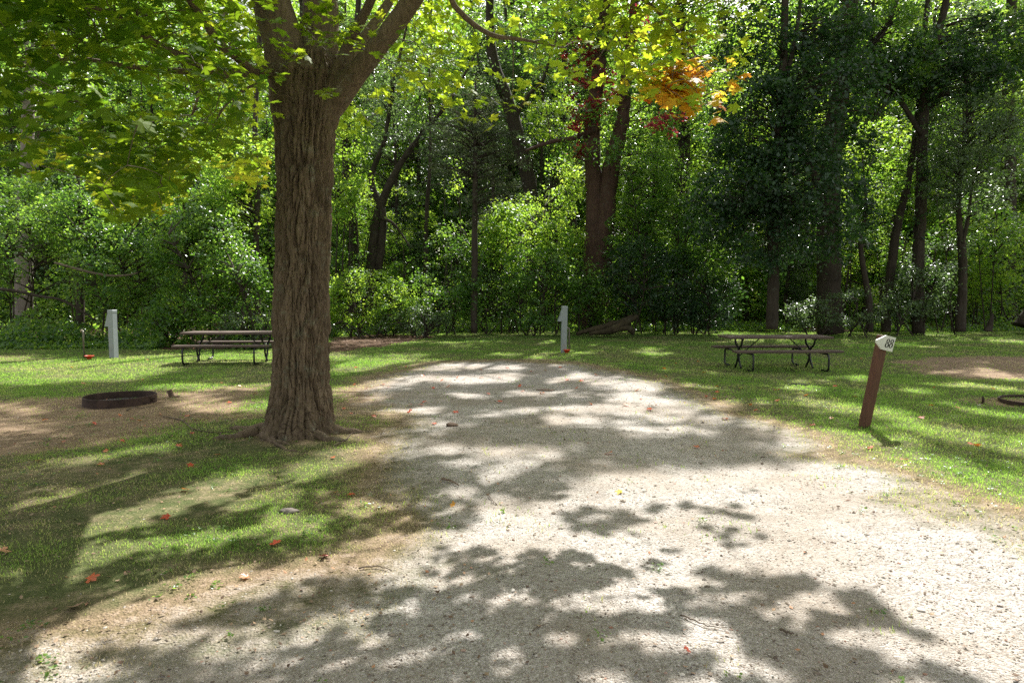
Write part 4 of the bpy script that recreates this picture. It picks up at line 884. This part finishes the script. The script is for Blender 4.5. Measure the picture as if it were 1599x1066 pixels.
# far edge of the wood, seen only as one mass
mb = MB(); n = 13000
P = np.stack([rng.uniform(-75, 75, n), rng.uniform(64, 74, n), rng.uniform(0, 1, n)**.8*30], -1)
P = P[fbm(P[:, 0]*.14, P[:, 2]*.16, 67, 3)+np.clip((P[:, 2]-14)*-.008, -.10, .3) > .33]
idx = np.repeat(np.arange(len(P)), 20); pos = P[idx]+rng.normal(0, .8, (len(idx), 3)); nr = rng.normal(0, .6, (len(idx), 3)); nr[:, 2] += .6
add_leaves(mb, pos, nr, rng.uniform(.35, .6, len(idx)), 'leaf', rnd=rng.uniform(0, 1, len(idx)))
tag(mb.obj('far_woods', M['leaf_bright']), 'far edge of the wood glimpsed through the trees', 'woods', kind='stuff')

# ------------------------------------------------------------------ fallen wood, stumps, stones
def log_thing(name, label, segs, mat, cat='log', n=10, rough=.2):
    c = segs[0][0][0].copy(); e = None; mb = MB()
    for P, r in segs: limb_mesh(mb, np.asarray(P)-c, r, n, rough)
    o = mb.obj(name, M[mat], None, True); o.location = tuple(c); return tag(o, label, cat)
def wps(l): return wp(l)
log_thing('fallen_log', 'mossy rotting log lying at the edge of the wood right of the central pedestal',
    [(wps([(900, 521, 25.2), (930, 513, 25.3), (960, 505, 25.5), (988, 492, 25.6)]), [.07, .12, .11, .04]), (wps([(920, 521, 25.0), (950, 516, 25.0), (975, 504, 25.1), (996, 493, 25.1)]), [.06, .13, .15, .08]), (wps([(955, 518, 24.9), (980, 512, 24.8), (990, 520, 24.8)]), [.05, .12, .08])], 'moss', rough=.5)
log_thing('fallen_branch', 'long dead branch lying in the bushes at the left edge of the wood', [(wps([(-30, 452, 20.9), (10, 452, 20.9), (60, 462, 20.9), (100, 470, 20.9), (150, 500, 20.9)]), [.05, .05, .045, .04, .02])], 'bark2', 'branch')
log_thing('bare_bough', 'thin bare bough arching over the bush behind the left pedestal', [(wps([(85, 410, 20.2), (110, 417, 20.2), (160, 429, 20.2), (195, 430, 20.2), (215, 426, 20.2)]), [.03, .035, .035, .03, .015])], 'twig', 'branch')
log_thing('tree_stump', 'jagged dark stump at the lawn edge between forked tree and flared tree', [(wps([(1543, 517, 27), (1546, 507, 27), (1549, 497, 27), (1550, 489, 27)]), [.17, .11, .07, .015])], 'bark2', 'stump', 9, .5)
def rock(name, label, px, py, size, mat='stone', cat='stone', seed=1, sink=.3):
    g_ = G(np.array(float(px)), np.array(float(py))); u = np.linspace(0, pi, 14); vv = np.linspace(0, 2*pi, 22)[:-1]
    Uu, Vv = np.meshgrid(u, vv, indexing='ij'); nrm = np.stack([np.sin(Uu)*np.cos(Vv), np.sin(Uu)*np.sin(Vv), np.cos(Uu)], -1)
    r = 1+(fbm(nrm[..., 0]*1.7+seed+5, nrm[..., 1]*1.7+nrm[..., 2]*1.3, seed, 3)-.5)*.8
    Vt = nrm*r[..., None]*np.array(size); Vt[..., 2] += size[2]*(1-2*sink)
    i = np.arange(13)[:, None]*21; j = np.arange(21)[None]; k = (j+1) % 21
    mb = MB(); mb.add(Vt.reshape(-1, 3), None, np.stack([i+j, i+21+j, i+21+k, i+k], -1).reshape(-1, 4))
    o = mb.obj(name, M[mat], None, True); o.location = (g_[0], g_[1], float(gz(g_[0], g_[1]))); return tag(o, label, cat)
rock('boulder', 'rounded pale brown boulder behind the left picnic table', 372, 541, (.75, .5, .27), 'bark2', seed=4, sink=.2)
rock('half_buried_stone', 'grey stone half buried in the grass below the maple trunk', 452, 799, (.07, .05, .025), 'rust_stone', seed=6)
rock('clod', 'small dark clump of earth and twigs on the far gravel', 852, 609, (.16, .07, .015), 'deadwood', 'clump', seed=8)
rock('root_knob', 'small dark knob of wood on the gravel edge right of the maple', 706, 666, (.07, .05, .03), 'deadwood', 'wood', seed=9)
rock('dark_clod', 'flat dark clod in the grass in front of the right-hand table', 1247, 600, (.2, .08, .02), 'ash', 'clump', seed=12)

# ------------------------------------------------------------------ fire ring
g_ = G(np.array(188.), np.array(630.)); Rr = .49
e = empty('fire_ring', (g_[0], g_[1], float(gz(*g_))), 0, 'low rusty steel campfire ring set in the bare ground left of the maple', 'fire ring')
mb = MB(); n = 96; th = np.arange(n)*2*pi/n; prof = [(Rr, -.06), (Rr, .118), (Rr-.004, .125), (Rr-.014, .125), (Rr-.018, .118), (Rr-.018, -.06)]
v = np.array([[r*np.cos(t)*(1+.006*np.sin(3*t)), r*np.sin(t), z+.004*np.sin(2*t+1)*(z > 0)] for r, z in prof for t in th]); m_ = len(prof)
i = np.arange(m_-1)[:, None]*n; j = np.arange(n)[None]; k = (j+1) % n
mb.add(v, None, np.stack([i+j, i+k, i+n+k, i+n+j], -1).reshape(-1, 4)); mb.obj('ring_wall', M['rust'], e, False)
mb = MB(); rr_ = np.linspace(0, Rr-.02, 14); v = np.array([[r*np.cos(t), r*np.sin(t), .02+.02*fbm(np.array(r*np.cos(t)*9+20), np.array(r*np.sin(t)*9), 3, 3)-.012] for r in rr_ for t in th])
i = np.arange(13)[:, None]*n; mb.add(v, None, np.stack([i+j, i+k, i+n+k, i+n+j], -1).reshape(-1, 4)); mb.obj('ash_bed', M['ash'], e, True)
mb = MB(); mb.tube([[-.2, Rr-.03, .05], [-.2, Rr-.03, .11]], .012, 8); mb.obj('hinge_pin', M['rust'], e, True); mb = MB(); mb.tube([[Rr+.01, -.05, .04], [Rr+.04, -.05, .10]], .016, 8); mb.obj('hinge_pin', M['rust'], e, True)
def at_ground(px, py):
    q = G(np.array(float(px)), np.array(float(py))); return (float(q[0]), float(q[1]), float(gz(q[0], q[1])))
mb = MB(); mb.box((0, 0, .05), (.075, .05, .15), np.array(Matrix.Rotation(-.32, 3, 'Y')), .012); mb.box((.06, .01, .012), (.12, .05, .03), np.array(Matrix.Rotation(.5, 3, 'Z')), .008)
o = mb.obj('wood_chunk', M['deadwood']); o.location = at_ground(267, 621); tag(o, 'stub of reddish firewood standing beside the fire ring', 'firewood')
# second ring at the right edge
g_ = G(np.array(1606.), np.array(631.)); e = empty('fire_ring', (g_[0]+.2, g_[1], float(gz(*g_))-.05), 0, 'sunken dark fire ring cut off by the right edge of the lawn', 'fire ring')
mb = MB(); v = np.array([[r*np.cos(t), r*np.sin(t), z] for r, z in prof for t in th]); i = np.arange(m_-1)[:, None]*n
mb.add(v*np.array([1.1, 1.1, .9]), None, np.stack([i+j, i+k, i+n+k, i+n+j], -1).reshape(-1, 4)); mb.obj('ring_wall', M['rust'], e)
mb = MB(); mb.tube([[0, 0, -.02], [.005, 0, .07], [0, 0, .11]], [.022, .016, .010], 8); o = mb.obj('iron_stake', M['rust'], None, True); o.location = at_ground(1534.5, 630); tag(o, 'short dark iron stake beside the sunken fire ring', 'stake')

# ------------------------------------------------------------------ picnic tables
def arc_path(pts, rad, n=6):
    pts = [np.array(p, float) for p in pts]; out = [pts[0]]
    for a, b, c in zip(pts[:-2], pts[1:-1], pts[2:]):
        u = a-b; v = c-b; lu, lv = np.linalg.norm(u), np.linalg.norm(v); r = min(rad, lu*.49, lv*.49); p0 = b+u/lu*r; p1 = b+v/lv*r
        for t in np.linspace(0, 1, n): out.append(p0*(1-t)**2+2*b*t*(1-t)+p1*t*t)
    out.append(pts[-1]); return np.array(out)
def picnic_table(loc, rz, label, L=2.28):
    e = empty('picnic_table', loc, rz, label, 'picnic table', 'picnic tables on the lawn'); zt, zs = .70, .43
    mb = MB(); wv = .146
    for k in range(5): mb.box((0, (k-2)*(wv+.006), zt), (L, wv, .05), None, .005)
    mb.obj('tabletop', M['plank'], e)
    for s in (-1, 1):
        mb = MB()
        for k in (0, 1): mb.box((0, s*(.62+k*.138), zs), (L, .132, .048), None, .005)
        mb.obj('bench', M['plank'], e)
    for sx in (-1, 1):
        mb = MB(); X = sx*.80
        for s in (-1, 1):
            off = s*.022
            mb.tube(arc_path([(X+off, s*.30, zt-.045), (X+off, s*.27, zt-.05), (X+off, s*.24, zt-.16), (X+off, s*.035, .42), (X+off, s*.03, .2), (X+off, -s*.12, .015)], .10), .0215, 10)
            mb.tube([(X+off, s*.35, zt-.036), (X+off, -s*.02, zt-.036)], .012, 6)
        mb.obj('end_frame', M['black'], e, True)
        for s in (-1, 1):
            mb = MB(); mb.tube(arc_path([(X, s*.50, zs-.045), (X, s*.86, zs-.045), (X, s*.86, .022), (X, s*.56, .022)], .11), .0215, 10)
            mb.tube([(X, s*.52, zs-.045), (X, s*.03, zs-.06)], .014, 8); mb.obj('bench_leg', M['black'], e, True)
        mb = MB(); mb.tube([(X, 0, .26), (X-sx*.48, 0, zt-.025)], .012, 8); mb.obj('brace', M['black'], e, True)
    return e
def flat_loc(x, y): return (x, y, float(gz(x, y)))
t1 = picnic_table(flat_loc(5.80, 15.05), R(2), 'brown plank picnic table on black pipe legs, whole in view, left of the number post')
t2 = picnic_table(flat_loc(-6.68, 16.25), R(2), 'brown plank picnic table partly hidden by the maple trunk, on the sunny lawn', 2.12)

# ------------------------------------------------------------------ utility pedestals, taps
def pedestal(loc, rz, H, label, Wd=.135, lean=0):
    e = empty('utility_pedestal', loc, rz, label, 'pedestal', 'grey utility pedestals'); e.rotation_euler = (0, lean, rz)
    mb = MB(); mb.box((0, 0, H/2-.03), (Wd, Wd*1.05, H-.04), None, .006); mb.obj('post', M['grey_metal'], e)
    mb = MB(); mb.box((0, 0, H-.035), (Wd+.008, Wd*1.05+.008, .075), None, .006); mb.obj('cap', M['grey_metal'], e)
    mb = MB(); mb.box((0, -Wd*.525-.001, H*.36), (Wd*.72, .004, H*.42), None, .001); mb.obj('access_cover', M['grey_metal'], e)
    for zz_ in (H*.17, H*.55):
        mb = MB(); mb.tube([(0, -Wd*.525-.002, zz_), (0, -Wd*.525-.007, zz_)], .006, 8); mb.obj('screw', M['rust'], e)
    # sloping hood over the outlets on the -x side
    y0 = Wd*.5; a, b_, h0, h1 = -Wd/2+.001, -Wd/2-.105, H-.08, H-.42
    v = [[a, -y0, h0], [a, y0, h0], [a, -y0, h1], [a, y0, h1], [b_, -y0, h1], [b_, y0, h1]]
    mb = MB(); mb.add(v, [[0, 2, 4], [1, 5, 3]], [[0, 4, 5, 1], [2, 3, 5, 4], [0, 1, 3, 2]]); mb.obj('hood', M['grey_metal'], e)
    mb = MB(); mb.box((b_+.05, -y0-.002, h1+.18), (.012, .006, .05), np.array(Matrix.Rotation(.3, 3, 'Y')), .002); mb.obj('latch', M['black'], e)
    return e
pedestal(at_ground(178, 558), R(-12), 1.24, 'pale grey utility pedestal in sunlight on the left lawn, beside a short tap', .15)
pedestal(at_ground(880, 551), R(4), 1.28, 'blue-grey utility pedestal in shade near the middle of the far lawn', .15, R(1))
def tap(loc, H, rz, label, r=.021):
    e = empty('water_tap', loc, rz, label, 'water tap', 'standpipe water taps')
    mb = MB(); mb.tube(arc_path([(0, 0, -.05), (0, 0, H), (-.10, 0, H)], .05), r, 10); mb.obj('standpipe', M['pipe'], e, True)
    mb = MB(); mb.tube([(-.10, 0, H), (-.135, 0, H)], .027, 8); mb.tube([(-.125, 0, H), (-.155, 0, H-.05)], .014, 8); mb.obj('spout', M['brass'], e, True)
    mb = MB(); mb.tube([(-.118, 0, H+.02), (-.118, 0, H+.045)], .008, 6); mb.tube([(-.118, 0, H+.043), (-.118, 0, H+.053)], .026, 10); mb.obj('handle', M['black'], e, True)
    return e
tap(at_ground(888.5, 550.5), .68, 0, 'dark standpipe tap right beside the central grey pedestal')
tap(at_ground(131.5, 558.5), .70, R(-40), 'dark standpipe tap left of the sunlit pale pedestal')
def drain(px, py, r, label):
    e = empty('drain_funnel', at_ground(px, py), 0, label, 'funnel', 'orange drain funnels'); e.location.z += .0
    mb = MB(); n = 28; th = np.arange(n)*2*pi/n; pf_ = [(.035, -.03), (.045, .01), (r, .075), (r+.008, .075), (r+.008, .095), (r-.004, .095), (r-.01, .075), (.03, .015), (.002, .014)]
    v = np.array([[q[0]*np.cos(t), q[0]*np.sin(t), q[1]] for q in pf_ for t in th]); i = np.arange(len(pf_)-1)[:, None]*n; j = np.arange(n)[None]; k = (j+1) % n
    o = None; mb.add(v, None, np.stack([i+j, i+k, i+n+k, i+n+j], -1).reshape(-1, 4)); mb.obj('funnel_bowl', M['orange'], e, True)
drain(885, 552, .085, 'orange-red drain funnel at the foot of the central pedestal and tap'); drain(139.5, 560, .10, 'orange-red drain funnel in the grass between left tap and pale pedestal')

# ------------------------------------------------------------------ number post
e = empty('number_post', at_ground(1349, 671), 0, 'leaning square brown post with a white arrow board numbered 88', 'site marker')
H = 1.13; yw = R(-52)    # face with the board looks right of the camera
lean = Matrix.Rotation(R(8.6), 3, 'Y') @ Matrix.Rotation(R(2), 3, 'X'); Lm = np.array(lean)
Rz = np.array(Matrix.Rotation(R(20), 3, 'Z'))
mb = MB(); mb.box((0, 0, H/2-.06), (.1, .1, H+.12), None, .006)
for q in range(len(mb.v)): mb.v[q] = (mb.v[q] @ Rz.T) @ Lm.T
mb.obj('post', M['post'], e)
# board on the (0,-1) face turned by Rz
def onface(v):   # board coords: x along the board, y up, z out
    v = np.asarray(v, float); q = np.stack([v[:, 0], -.052-v[:, 2], H-.085+v[:, 1]], -1); return (q @ Rz.T) @ Lm.T
tilt = R(-3)
out2 = np.array([(-.165, .010), (-.165, -.02), (-.06, -.085), (.12, -.09), (.125, .085), (-.03, .088)])
ct, st_ = cos(tilt), sin(tilt); out2 = np.stack([out2[:, 0]*ct-out2[:, 1]*st_, out2[:, 0]*st_+out2[:, 1]*ct], -1)
n = len(out2); v = np.vstack([np.column_stack([out2, np.zeros(n)]), np.column_stack([out2, np.full(n, .018)])])
mb = MB(); c0 = np.array([[0, 0, 0], [0, 0, .018]]); v = np.vstack([v, c0])
f3 = [[2*n, (k+1) % n, k] for k in range(n)]+[[2*n+1, n+k, n+(k+1) % n] for k in range(n)]
mb.add(onface(v), f3, [[k, (k+1) % n, n+(k+1) % n, n+k] for k in range(n)]); bo = mb.obj('sign_board', M['sign'], e)
def ring8(mb, cx, cy, rx, ry, tx, ty, shear):
    n = 28; t = np.arange(n)*2*pi/n
    o_ = np.stack([cx+rx*np.cos(t), cy+ry*np.sin(t)], -1); i_ = np.stack([cx+(rx-tx)*np.cos(t), cy+(ry-ty)*np.sin(t)], -1)
    P = []
    for z_ in (.0184, .0205):
        for q in (o_, i_): P.append(np.column_stack([q[:, 0]+shear*(q[:, 1]), q[:, 1], np.full(n, z_)]))
    v = np.vstack(P); k = np.arange(n); k2 = (k+1) % n
    f = np.vstack([np.stack([2*n+k, 2*n+k2, 3*n+k2, 3*n+k], -1), np.stack([k, k2, 2*n+k2, 2*n+k], -1), np.stack([n+k2, n+k, 3*n+k, 3*n+k2], -1)])
    mb.add(onface(v), None, f)
for cx in (.012, .076):
    mb = MB(); ring8(mb, cx, .026, .026, .026, .0145, .007, .16); ring8(mb, cx, -.024, .030, .030, .016, .007, .16); mb.obj('digit', M['black_paint'], bo)
mb = MB()
for (a_, b_) in ((.03, .07), (.03, -.075)):
    t = np.arange(10)*2*pi/10; v = np.column_stack([a_+.004*np.cos(t), b_+.004*np.sin(t), np.full(10, .0186)]); v = np.vstack([v, [[a_, b_, .0215]]])
    mb.add(onface(v), [[k, (k+1) % 10, 10] for k in range(10)])
mb.obj('nail_heads', M['rust'], bo)

# ------------------------------------------------------------------ twigs
def twig(label, pts, r=.006, side=None, mat='twig'):
    P = np.array([at_ground(a, b) for a, b in pts]); P[:, 2] += r+.004; c = P[0].copy(); Pp = smoothpath(P-c, 6); Pp[:, 2] += .006*np.abs(np.sin(np.arange(len(Pp))*.8))
    mb = MB(); mb.tube(Pp, np.linspace(r, r*.45, len(Pp)), 6)
    for a, b in (side or []):
        Q = np.array([at_ground(*a), at_ground(*b)]); Q[:, 2] += r+.01; mb.tube(smoothpath([Q[0]-c, (Q[0]+Q[1])/2-c+np.array([.01, .01, .02]), Q[1]-c], 4), np.linspace(r*.6, r*.3, 9), 5)
    o = mb.obj('twig', M[mat], None, True); o.location = tuple(c); tag(o, label, 'twig')
twig('long thin reddish twig lying on the sunlit foreground gravel', [(1062, 966), (1085, 975), (1105, 982), (1135, 985)], .004)
twig('short thick stick on the gravel just right of the grass', [(690, 752), (702, 755), (716, 762)], .012, mat='deadwood')
twig('forked dead twig lying in the shaded grass between fire ring and maple', [(255, 650), (285, 658), (300, 672), (330, 680), (360, 680), (400, 682)], .009, [((300, 672), (296, 690)), ((330, 680), (318, 692)), ((285, 658), (305, 648)), ((345, 681), (335, 700))])
twig('faint straight twig on the shaded gravel near the bottom edge', [(832, 988), (845, 982), (858, 978)], .003)
twig('short curved twig on the shaded gravel right of the long reddish twig', [(1218, 985), (1232, 991), (1240, 992)], .007)
twig('pale bent twig near the roots on the right of the maple', [(520, 700), (540, 692), (549, 683), (566, 680)], .007)
twig('thin twig in dry grass above the foreground gravel', [(560, 888), (590, 886), (612, 893)], .005)
twig('small twig on the light soil beside the fire ring', [(198, 643), (210, 638), (222, 639), (240, 636)], .01)
twig('broken twig across the gravel edge near the yellow leaf', [(762, 776), (770, 786), (776, 790)], .004)

# ------------------------------------------------------------------ fallen leaves
vM, fM = TPL['maple']; lms = []
for k in range(4):
    v = vM.copy(); v[:, 1] -= .35; v[:, 2] = .10*np.sin(v[:, 0]*3+k*1.7)+.16*np.abs(v[:, 1])**1.5*rng.uniform(.3, 1.2)+.1*np.abs(v[:, 0])*((k % 2)*2-1)
    v[:, 2] -= v[:, 2].min(); mb = MB(); mb.add(v, fM, None, rnd=np.full(len(v), [.1, .35, .6, .9][k])); lms.append(mb.mesh('fallen_leaf', M['fallen']))
def fleaf(px, py, size, k, label, group, mesh=None):
    o = bpy.data.objects.new('fallen_leaf', mesh or lms[k]); C.objects.link(o); q = at_ground(px, py); o.location = (q[0], q[1], q[2]+.012)
    size *= .82; o.scale = (size,)*3; o.rotation_euler = (rng.normal(0, .25), rng.normal(0, .25), rng.uniform(0, 6.28)); tag(o, label, 'leaf', group); return o
gravel_px = [(660, 589), (714, 591), (725, 593), (750, 578), (779, 590), (794, 576), (830, 581), (853, 580), (885, 594), (906, 596), (930, 588), (1100, 583), (812, 603), (847, 614), (760, 617), (690, 596), (677, 608), (662, 628), (657, 633), (677, 664), (640, 645), (711, 645), (640, 633), (780, 628), (922, 633), (978, 635), (994, 611), (952, 709), (1085, 696), (750, 590), (600, 602), (608, 606), (574, 609), (555, 602), (632, 574), (557, 575), (584, 655), (1000, 625), (900, 607), (815, 612), (874, 575), (700, 605), (1015, 640), (1040, 590)]
lawn_px = [(1103, 622), (1115, 625), (1133, 655), (1120, 605), (1157, 608), (1217, 609), (1214, 627), (1259, 619), (1304, 603), (1310, 591), (1271, 568), (1298, 657), (1172, 634), (1180, 643), (1268, 668), (1439, 655), (1495, 637), (1455, 635), (1515, 697), (1527, 699), (1458, 606), (1335, 620), (1365, 640), (1359, 703), (1210, 610), (1090, 563), (1037, 578), (1055, 566), (1345, 560), (1550, 610), (1412, 720), (1120, 615)]
left_px = [(147, 662), (187, 649), (205, 655), (218, 658), (297, 727), (165, 705), (71, 657), (399, 616), (358, 630), (293, 650), (249, 647), (145, 905), (158, 727), (259, 809), (289, 765), (280, 700), (191, 687), (222, 592), (346, 600), (240, 622), (230, 565), (130, 600), (100, 690), (340, 712), (523, 771), (548, 776), (430, 849), (382, 902), (510, 680), (537, 640), (60, 720), (300, 680), (548, 652), (520, 715), (375, 605), (112, 575)]
for (px, py) in gravel_px: fleaf(px+rng.normal(0, 1), py, rng.uniform(.07, .115), rng.integers(0, 3), 'small red-orange maple leaf fallen on the gravel', 'red leaves fallen on the gravel')
for (px, py) in lawn_px: fleaf(px, py, rng.uniform(.06, .10), rng.integers(0, 3), 'small red-orange maple leaf in the grass of the right-hand lawn', 'red leaves on the right-hand lawn')
for (px, py) in left_px: fleaf(px, py, rng.uniform(.05, .085), rng.integers(0, 4), 'small red-brown maple leaf in the grass and soil around the maple', 'red leaves around the maple')
def onecol(name, col):
    me = lms[3].copy(); me.materials.clear(); me.materials.append(plain(name, col, .6, var=.15)); return me
fleaf(1072, 1020, .045, 0, 'small red leaf alone on the shaded gravel near the bottom edge', None)
fleaf(507, 869, .085, 0, 'flat pink leaf lying on the thin grass near the foreground gravel', None, onecol('pink_leaf', (.5, .2, .17)))
fleaf(7, 862, .09, 0, 'pale orange-brown leaf at the left edge of the grass', None, onecol('tan_leaf', (.55, .27, .15)))
fleaf(967, 774, .07, 0, 'single yellow leaf on the sunlit gravel', None, onecol('yellow_leaf', (.62, .45, .04)))
fleaf(707, 791, .06, 0, 'single orange leaf on the shaded gravel edge', None, onecol('orange_leaf', (.65, .3, .04)))
fleaf(116, 948, .10, 0, 'large curled brown leaf on the dry grass near the lower left', None, onecol('brown_leaf', (.3, .17, .1)))

# ------------------------------------------------------------------ grass, weeds, gravel
def scatter(n, x0, x1, d0, d1, p=1.0):
    t = rng.uniform(0, 1, n); d = (d0**p+t*(d1**p-d0**p))**(1/p); px = rng.uniform(x0, x1, n); return (px-CX)*d/F, d
x, y = scatter(660000, -160, 1760, 2.4, 30, .35)
xa, ya = scatter(110000, -1100, -160, 2.2, 28, .8); xb, yb = scatter(110000, 1760, 2700, 2.2, 28, .8); x = np.concatenate([x, xa, xb]); y = np.concatenate([y, ya, yb])
g, dd, f = masks(x, y); pch = fbm(x*1.1, y*1.1, 51, 4); fine = fbm(x*5, y*5, 52, 2)
left = np.clip((-x+.5)/2, 0, 1)*np.clip((9.5-y)/3, 0, 1)
dens = (1-np.clip(g*1.9-.35, 0, 1))*(1-.80*dd)*(1-np.clip(f*1.6-.2, 0, 1))
dens = dens*np.clip(.32+(1.6+1.6*left)*(pch-.40-.05*left)+.6*(fine-.4)+.3*(1-left), .03, 1)
dens = np.maximum(dens, .012*(g > .5)*(fbm(x*1.5, y*1.5, 53, 3) > .62)*3)
kp = rng.uniform(0, 1, len(x)) < dens; x, y, g, dd, pch, fine, left = [q[kp] for q in (x, y, g, dd, pch, fine, left)]
# keep the ring, the bench feet and trunk clear
kp = (np.hypot(x-G(187., 632.)[0], y-G(187., 632.)[1]) > .62) & (np.hypot(x-axp[1, 0], y-D0) > .46); x, y, g, dd, pch, fine, left = [q[kp] for q in (x, y, g, dd, pch, fine, left)]
n = len(x); print('blades', n)
hgt = rng.uniform(.016, .040, n)*(.75+.9*np.clip(fbm(x*3.2, y*3.2, 57, 2)-.35, 0, 1))*(1+.5*(pch-.5))*(1-.35*dd)*(1-.28*left); wid = np.maximum(.0035, y*.0011)*rng.uniform(.7, 1.3, n)
z = gz(x, y); a = rng.uniform(0, 2*pi, n); ln = rng.uniform(.15, 1.0, n)*hgt; b2_ = rng.uniform(0, 2*pi, n)
bx, by = np.cos(a)*wid/2, np.sin(a)*wid/2
p0 = np.stack([x-bx, y-by, z-.004], -1); p1 = np.stack([x+bx, y+by, z-.004], -1)
mx1, my1 = x+np.cos(b2_)*ln*.35, y+np.sin(b2_)*ln*.35
p2 = np.stack([mx1+bx*.7, my1+by*.7, z+hgt*.62], -1); p3 = np.stack([mx1-bx*.7, my1-by*.7, z+hgt*.62], -1)
p4 = np.stack([x+np.cos(b2_)*ln, y+np.sin(b2_)*ln, z+hgt*.95], -1)
v = np.stack([p0, p1, p2, p3, p4], 1).reshape(-1, 3); k5 = np.arange(n)*5
dry = np.clip(.30+.22*left+.75*(dd-.25)*(dd > .1)+1.1*(.5-pch)+rng.normal(0, .14, n)+.25*(g > .2), 0, 1)
mb = MB(); mb.add(v, np.stack([k5+3, k5+2, k5+4], -1), np.stack([k5, k5+1, k5+2, k5+3], -1), rnd=np.repeat(dry, 5))
tag(mb.obj('grass', M['grass']), 'short mown grass with dry and worn patches', 'grass', kind='stuff')
# broad-leaved weeds
x, y = scatter(5200, -100, 1700, 2.6, 16, .6); g, dd, f = masks(x, y)
kp = (rng.uniform(0, 1, len(x)) < (1-np.clip(g*1.6-.25, 0, 1))*(.35+.4*dd)*.9) & (fbm(x*1.2, y*1.2, 55, 2) > .5) | ((g > .6) & (rng.uniform(0, 1, len(x)) < .014)); x, y = x[kp], y[kp]
N = rng.integers(5, 13, len(x)); idx = np.repeat(np.arange(len(x)), N); an = rng.uniform(0, 2*pi, len(idx)); r_ = rng.uniform(.0, .05, len(idx)); n = len(idx)
pos = np.stack([x[idx]+np.cos(an)*r_, y[idx]+np.sin(an)*r_, gz(x, y)[idx]+rng.uniform(.008, .035, n)], -1)
mb = MB(); add_leaves(mb, pos, np.stack([rng.normal(0, .35, n), rng.normal(0, .35, n), np.ones(n)], -1), rng.uniform(.014, .032, n), 'leaf', rnd=rng.uniform(.2, .9, n))
tag(mb.obj('weeds', M['leaf_mid']), 'clover and broad-leaved weeds dotted through the thin grass and gravel', 'weeds', kind='stuff')
# gravel
ico_v = np.array([(0, 0, 1), (.9, 0, .3), (.28, .85, .3), (-.72, .53, .3), (-.72, -.53, .3), (.28, -.85, .3), (.72, .53, -.3), (-.28, .85, -.3), (-.9, 0, -.3), (-.28, -.85, -.3), (.72, -.53, -.3), (0, 0, -1.)])
ico_f = np.array([(0, 1, 2), (0, 2, 3), (0, 3, 4), (0, 4, 5), (0, 5, 1), (1, 6, 2), (2, 7, 3), (3, 8, 4), (4, 9, 5), (5, 10, 1), (2, 6, 7), (3, 7, 8), (4, 8, 9), (5, 9, 10), (1, 10, 6)])
x, y = scatter(100000, -150, 1750, 2.5, 17, .2); g, dd, f = masks(x, y)
kp = rng.uniform(0, 1, len(x)) < np.clip(g*1.5-.3, 0, 1)*.9+.06*dd; x, y = x[kp], y[kp]; n = len(x); print('stones', n)
s_ = np.clip(rng.lognormal(-5.75, .5, n), .002, .022)*np.clip(.75+y*.06, .8, 1.5)
v = ico_v[None]*(1+rng.normal(0, .16, (n, 12, 1)))*np.stack([s_*rng.uniform(.8, 1.5, n), s_*rng.uniform(.7, 1.2, n), s_*rng.uniform(.45, .8, n)], -1)[:, None]
a = rng.uniform(0, 2*pi, n); ca, sa = np.cos(a)[:, None], np.sin(a)[:, None]; v = np.stack([v[..., 0]*ca-v[..., 1]*sa, v[..., 0]*sa+v[..., 1]*ca, v[..., 2]], -1)
v += np.stack([x, y, gz(x, y)+s_*.15], -1)[:, None]
mb = MB(); mb.add(v.reshape(-1, 3), (ico_f[None]+(np.arange(n)*12)[:, None, None]).reshape(-1, 3), None, rnd=np.repeat(rng.uniform(0, 1, n)**1.0, 12))
tag(mb.obj('gravel_stones', M['pebble']), 'loose pale gravel stones over the drive', 'gravel', kind='stuff')
# litter
x, y = scatter(42000, -200, 1800, 2.6, 34, .5); g, dd, f = masks(x, y)
kp = rng.uniform(0, 1, len(x)) < .11+.28*dd+.8*f-.02*g; x, y, f = x[kp], y[kp], f[kp]; n = len(x)
mb = MB(); add_leaves(mb, np.stack([x, y, gz(x, y)+.006+rng.uniform(0, .012, n)], -1), np.stack([rng.normal(0, .35, n), rng.normal(0, .35, n), np.ones(n)], -1), np.where(f > .5, rng.uniform(.05, .1, n), rng.uniform(.012, .035, n)), 'leaf', rnd=rng.uniform(0, 1, n))
tag(mb.obj('leaf_litter', M['litter']), 'dry brown leaf and twig litter on the soil', 'litter', kind='stuff')
print('objects', len(bpy.data.objects))
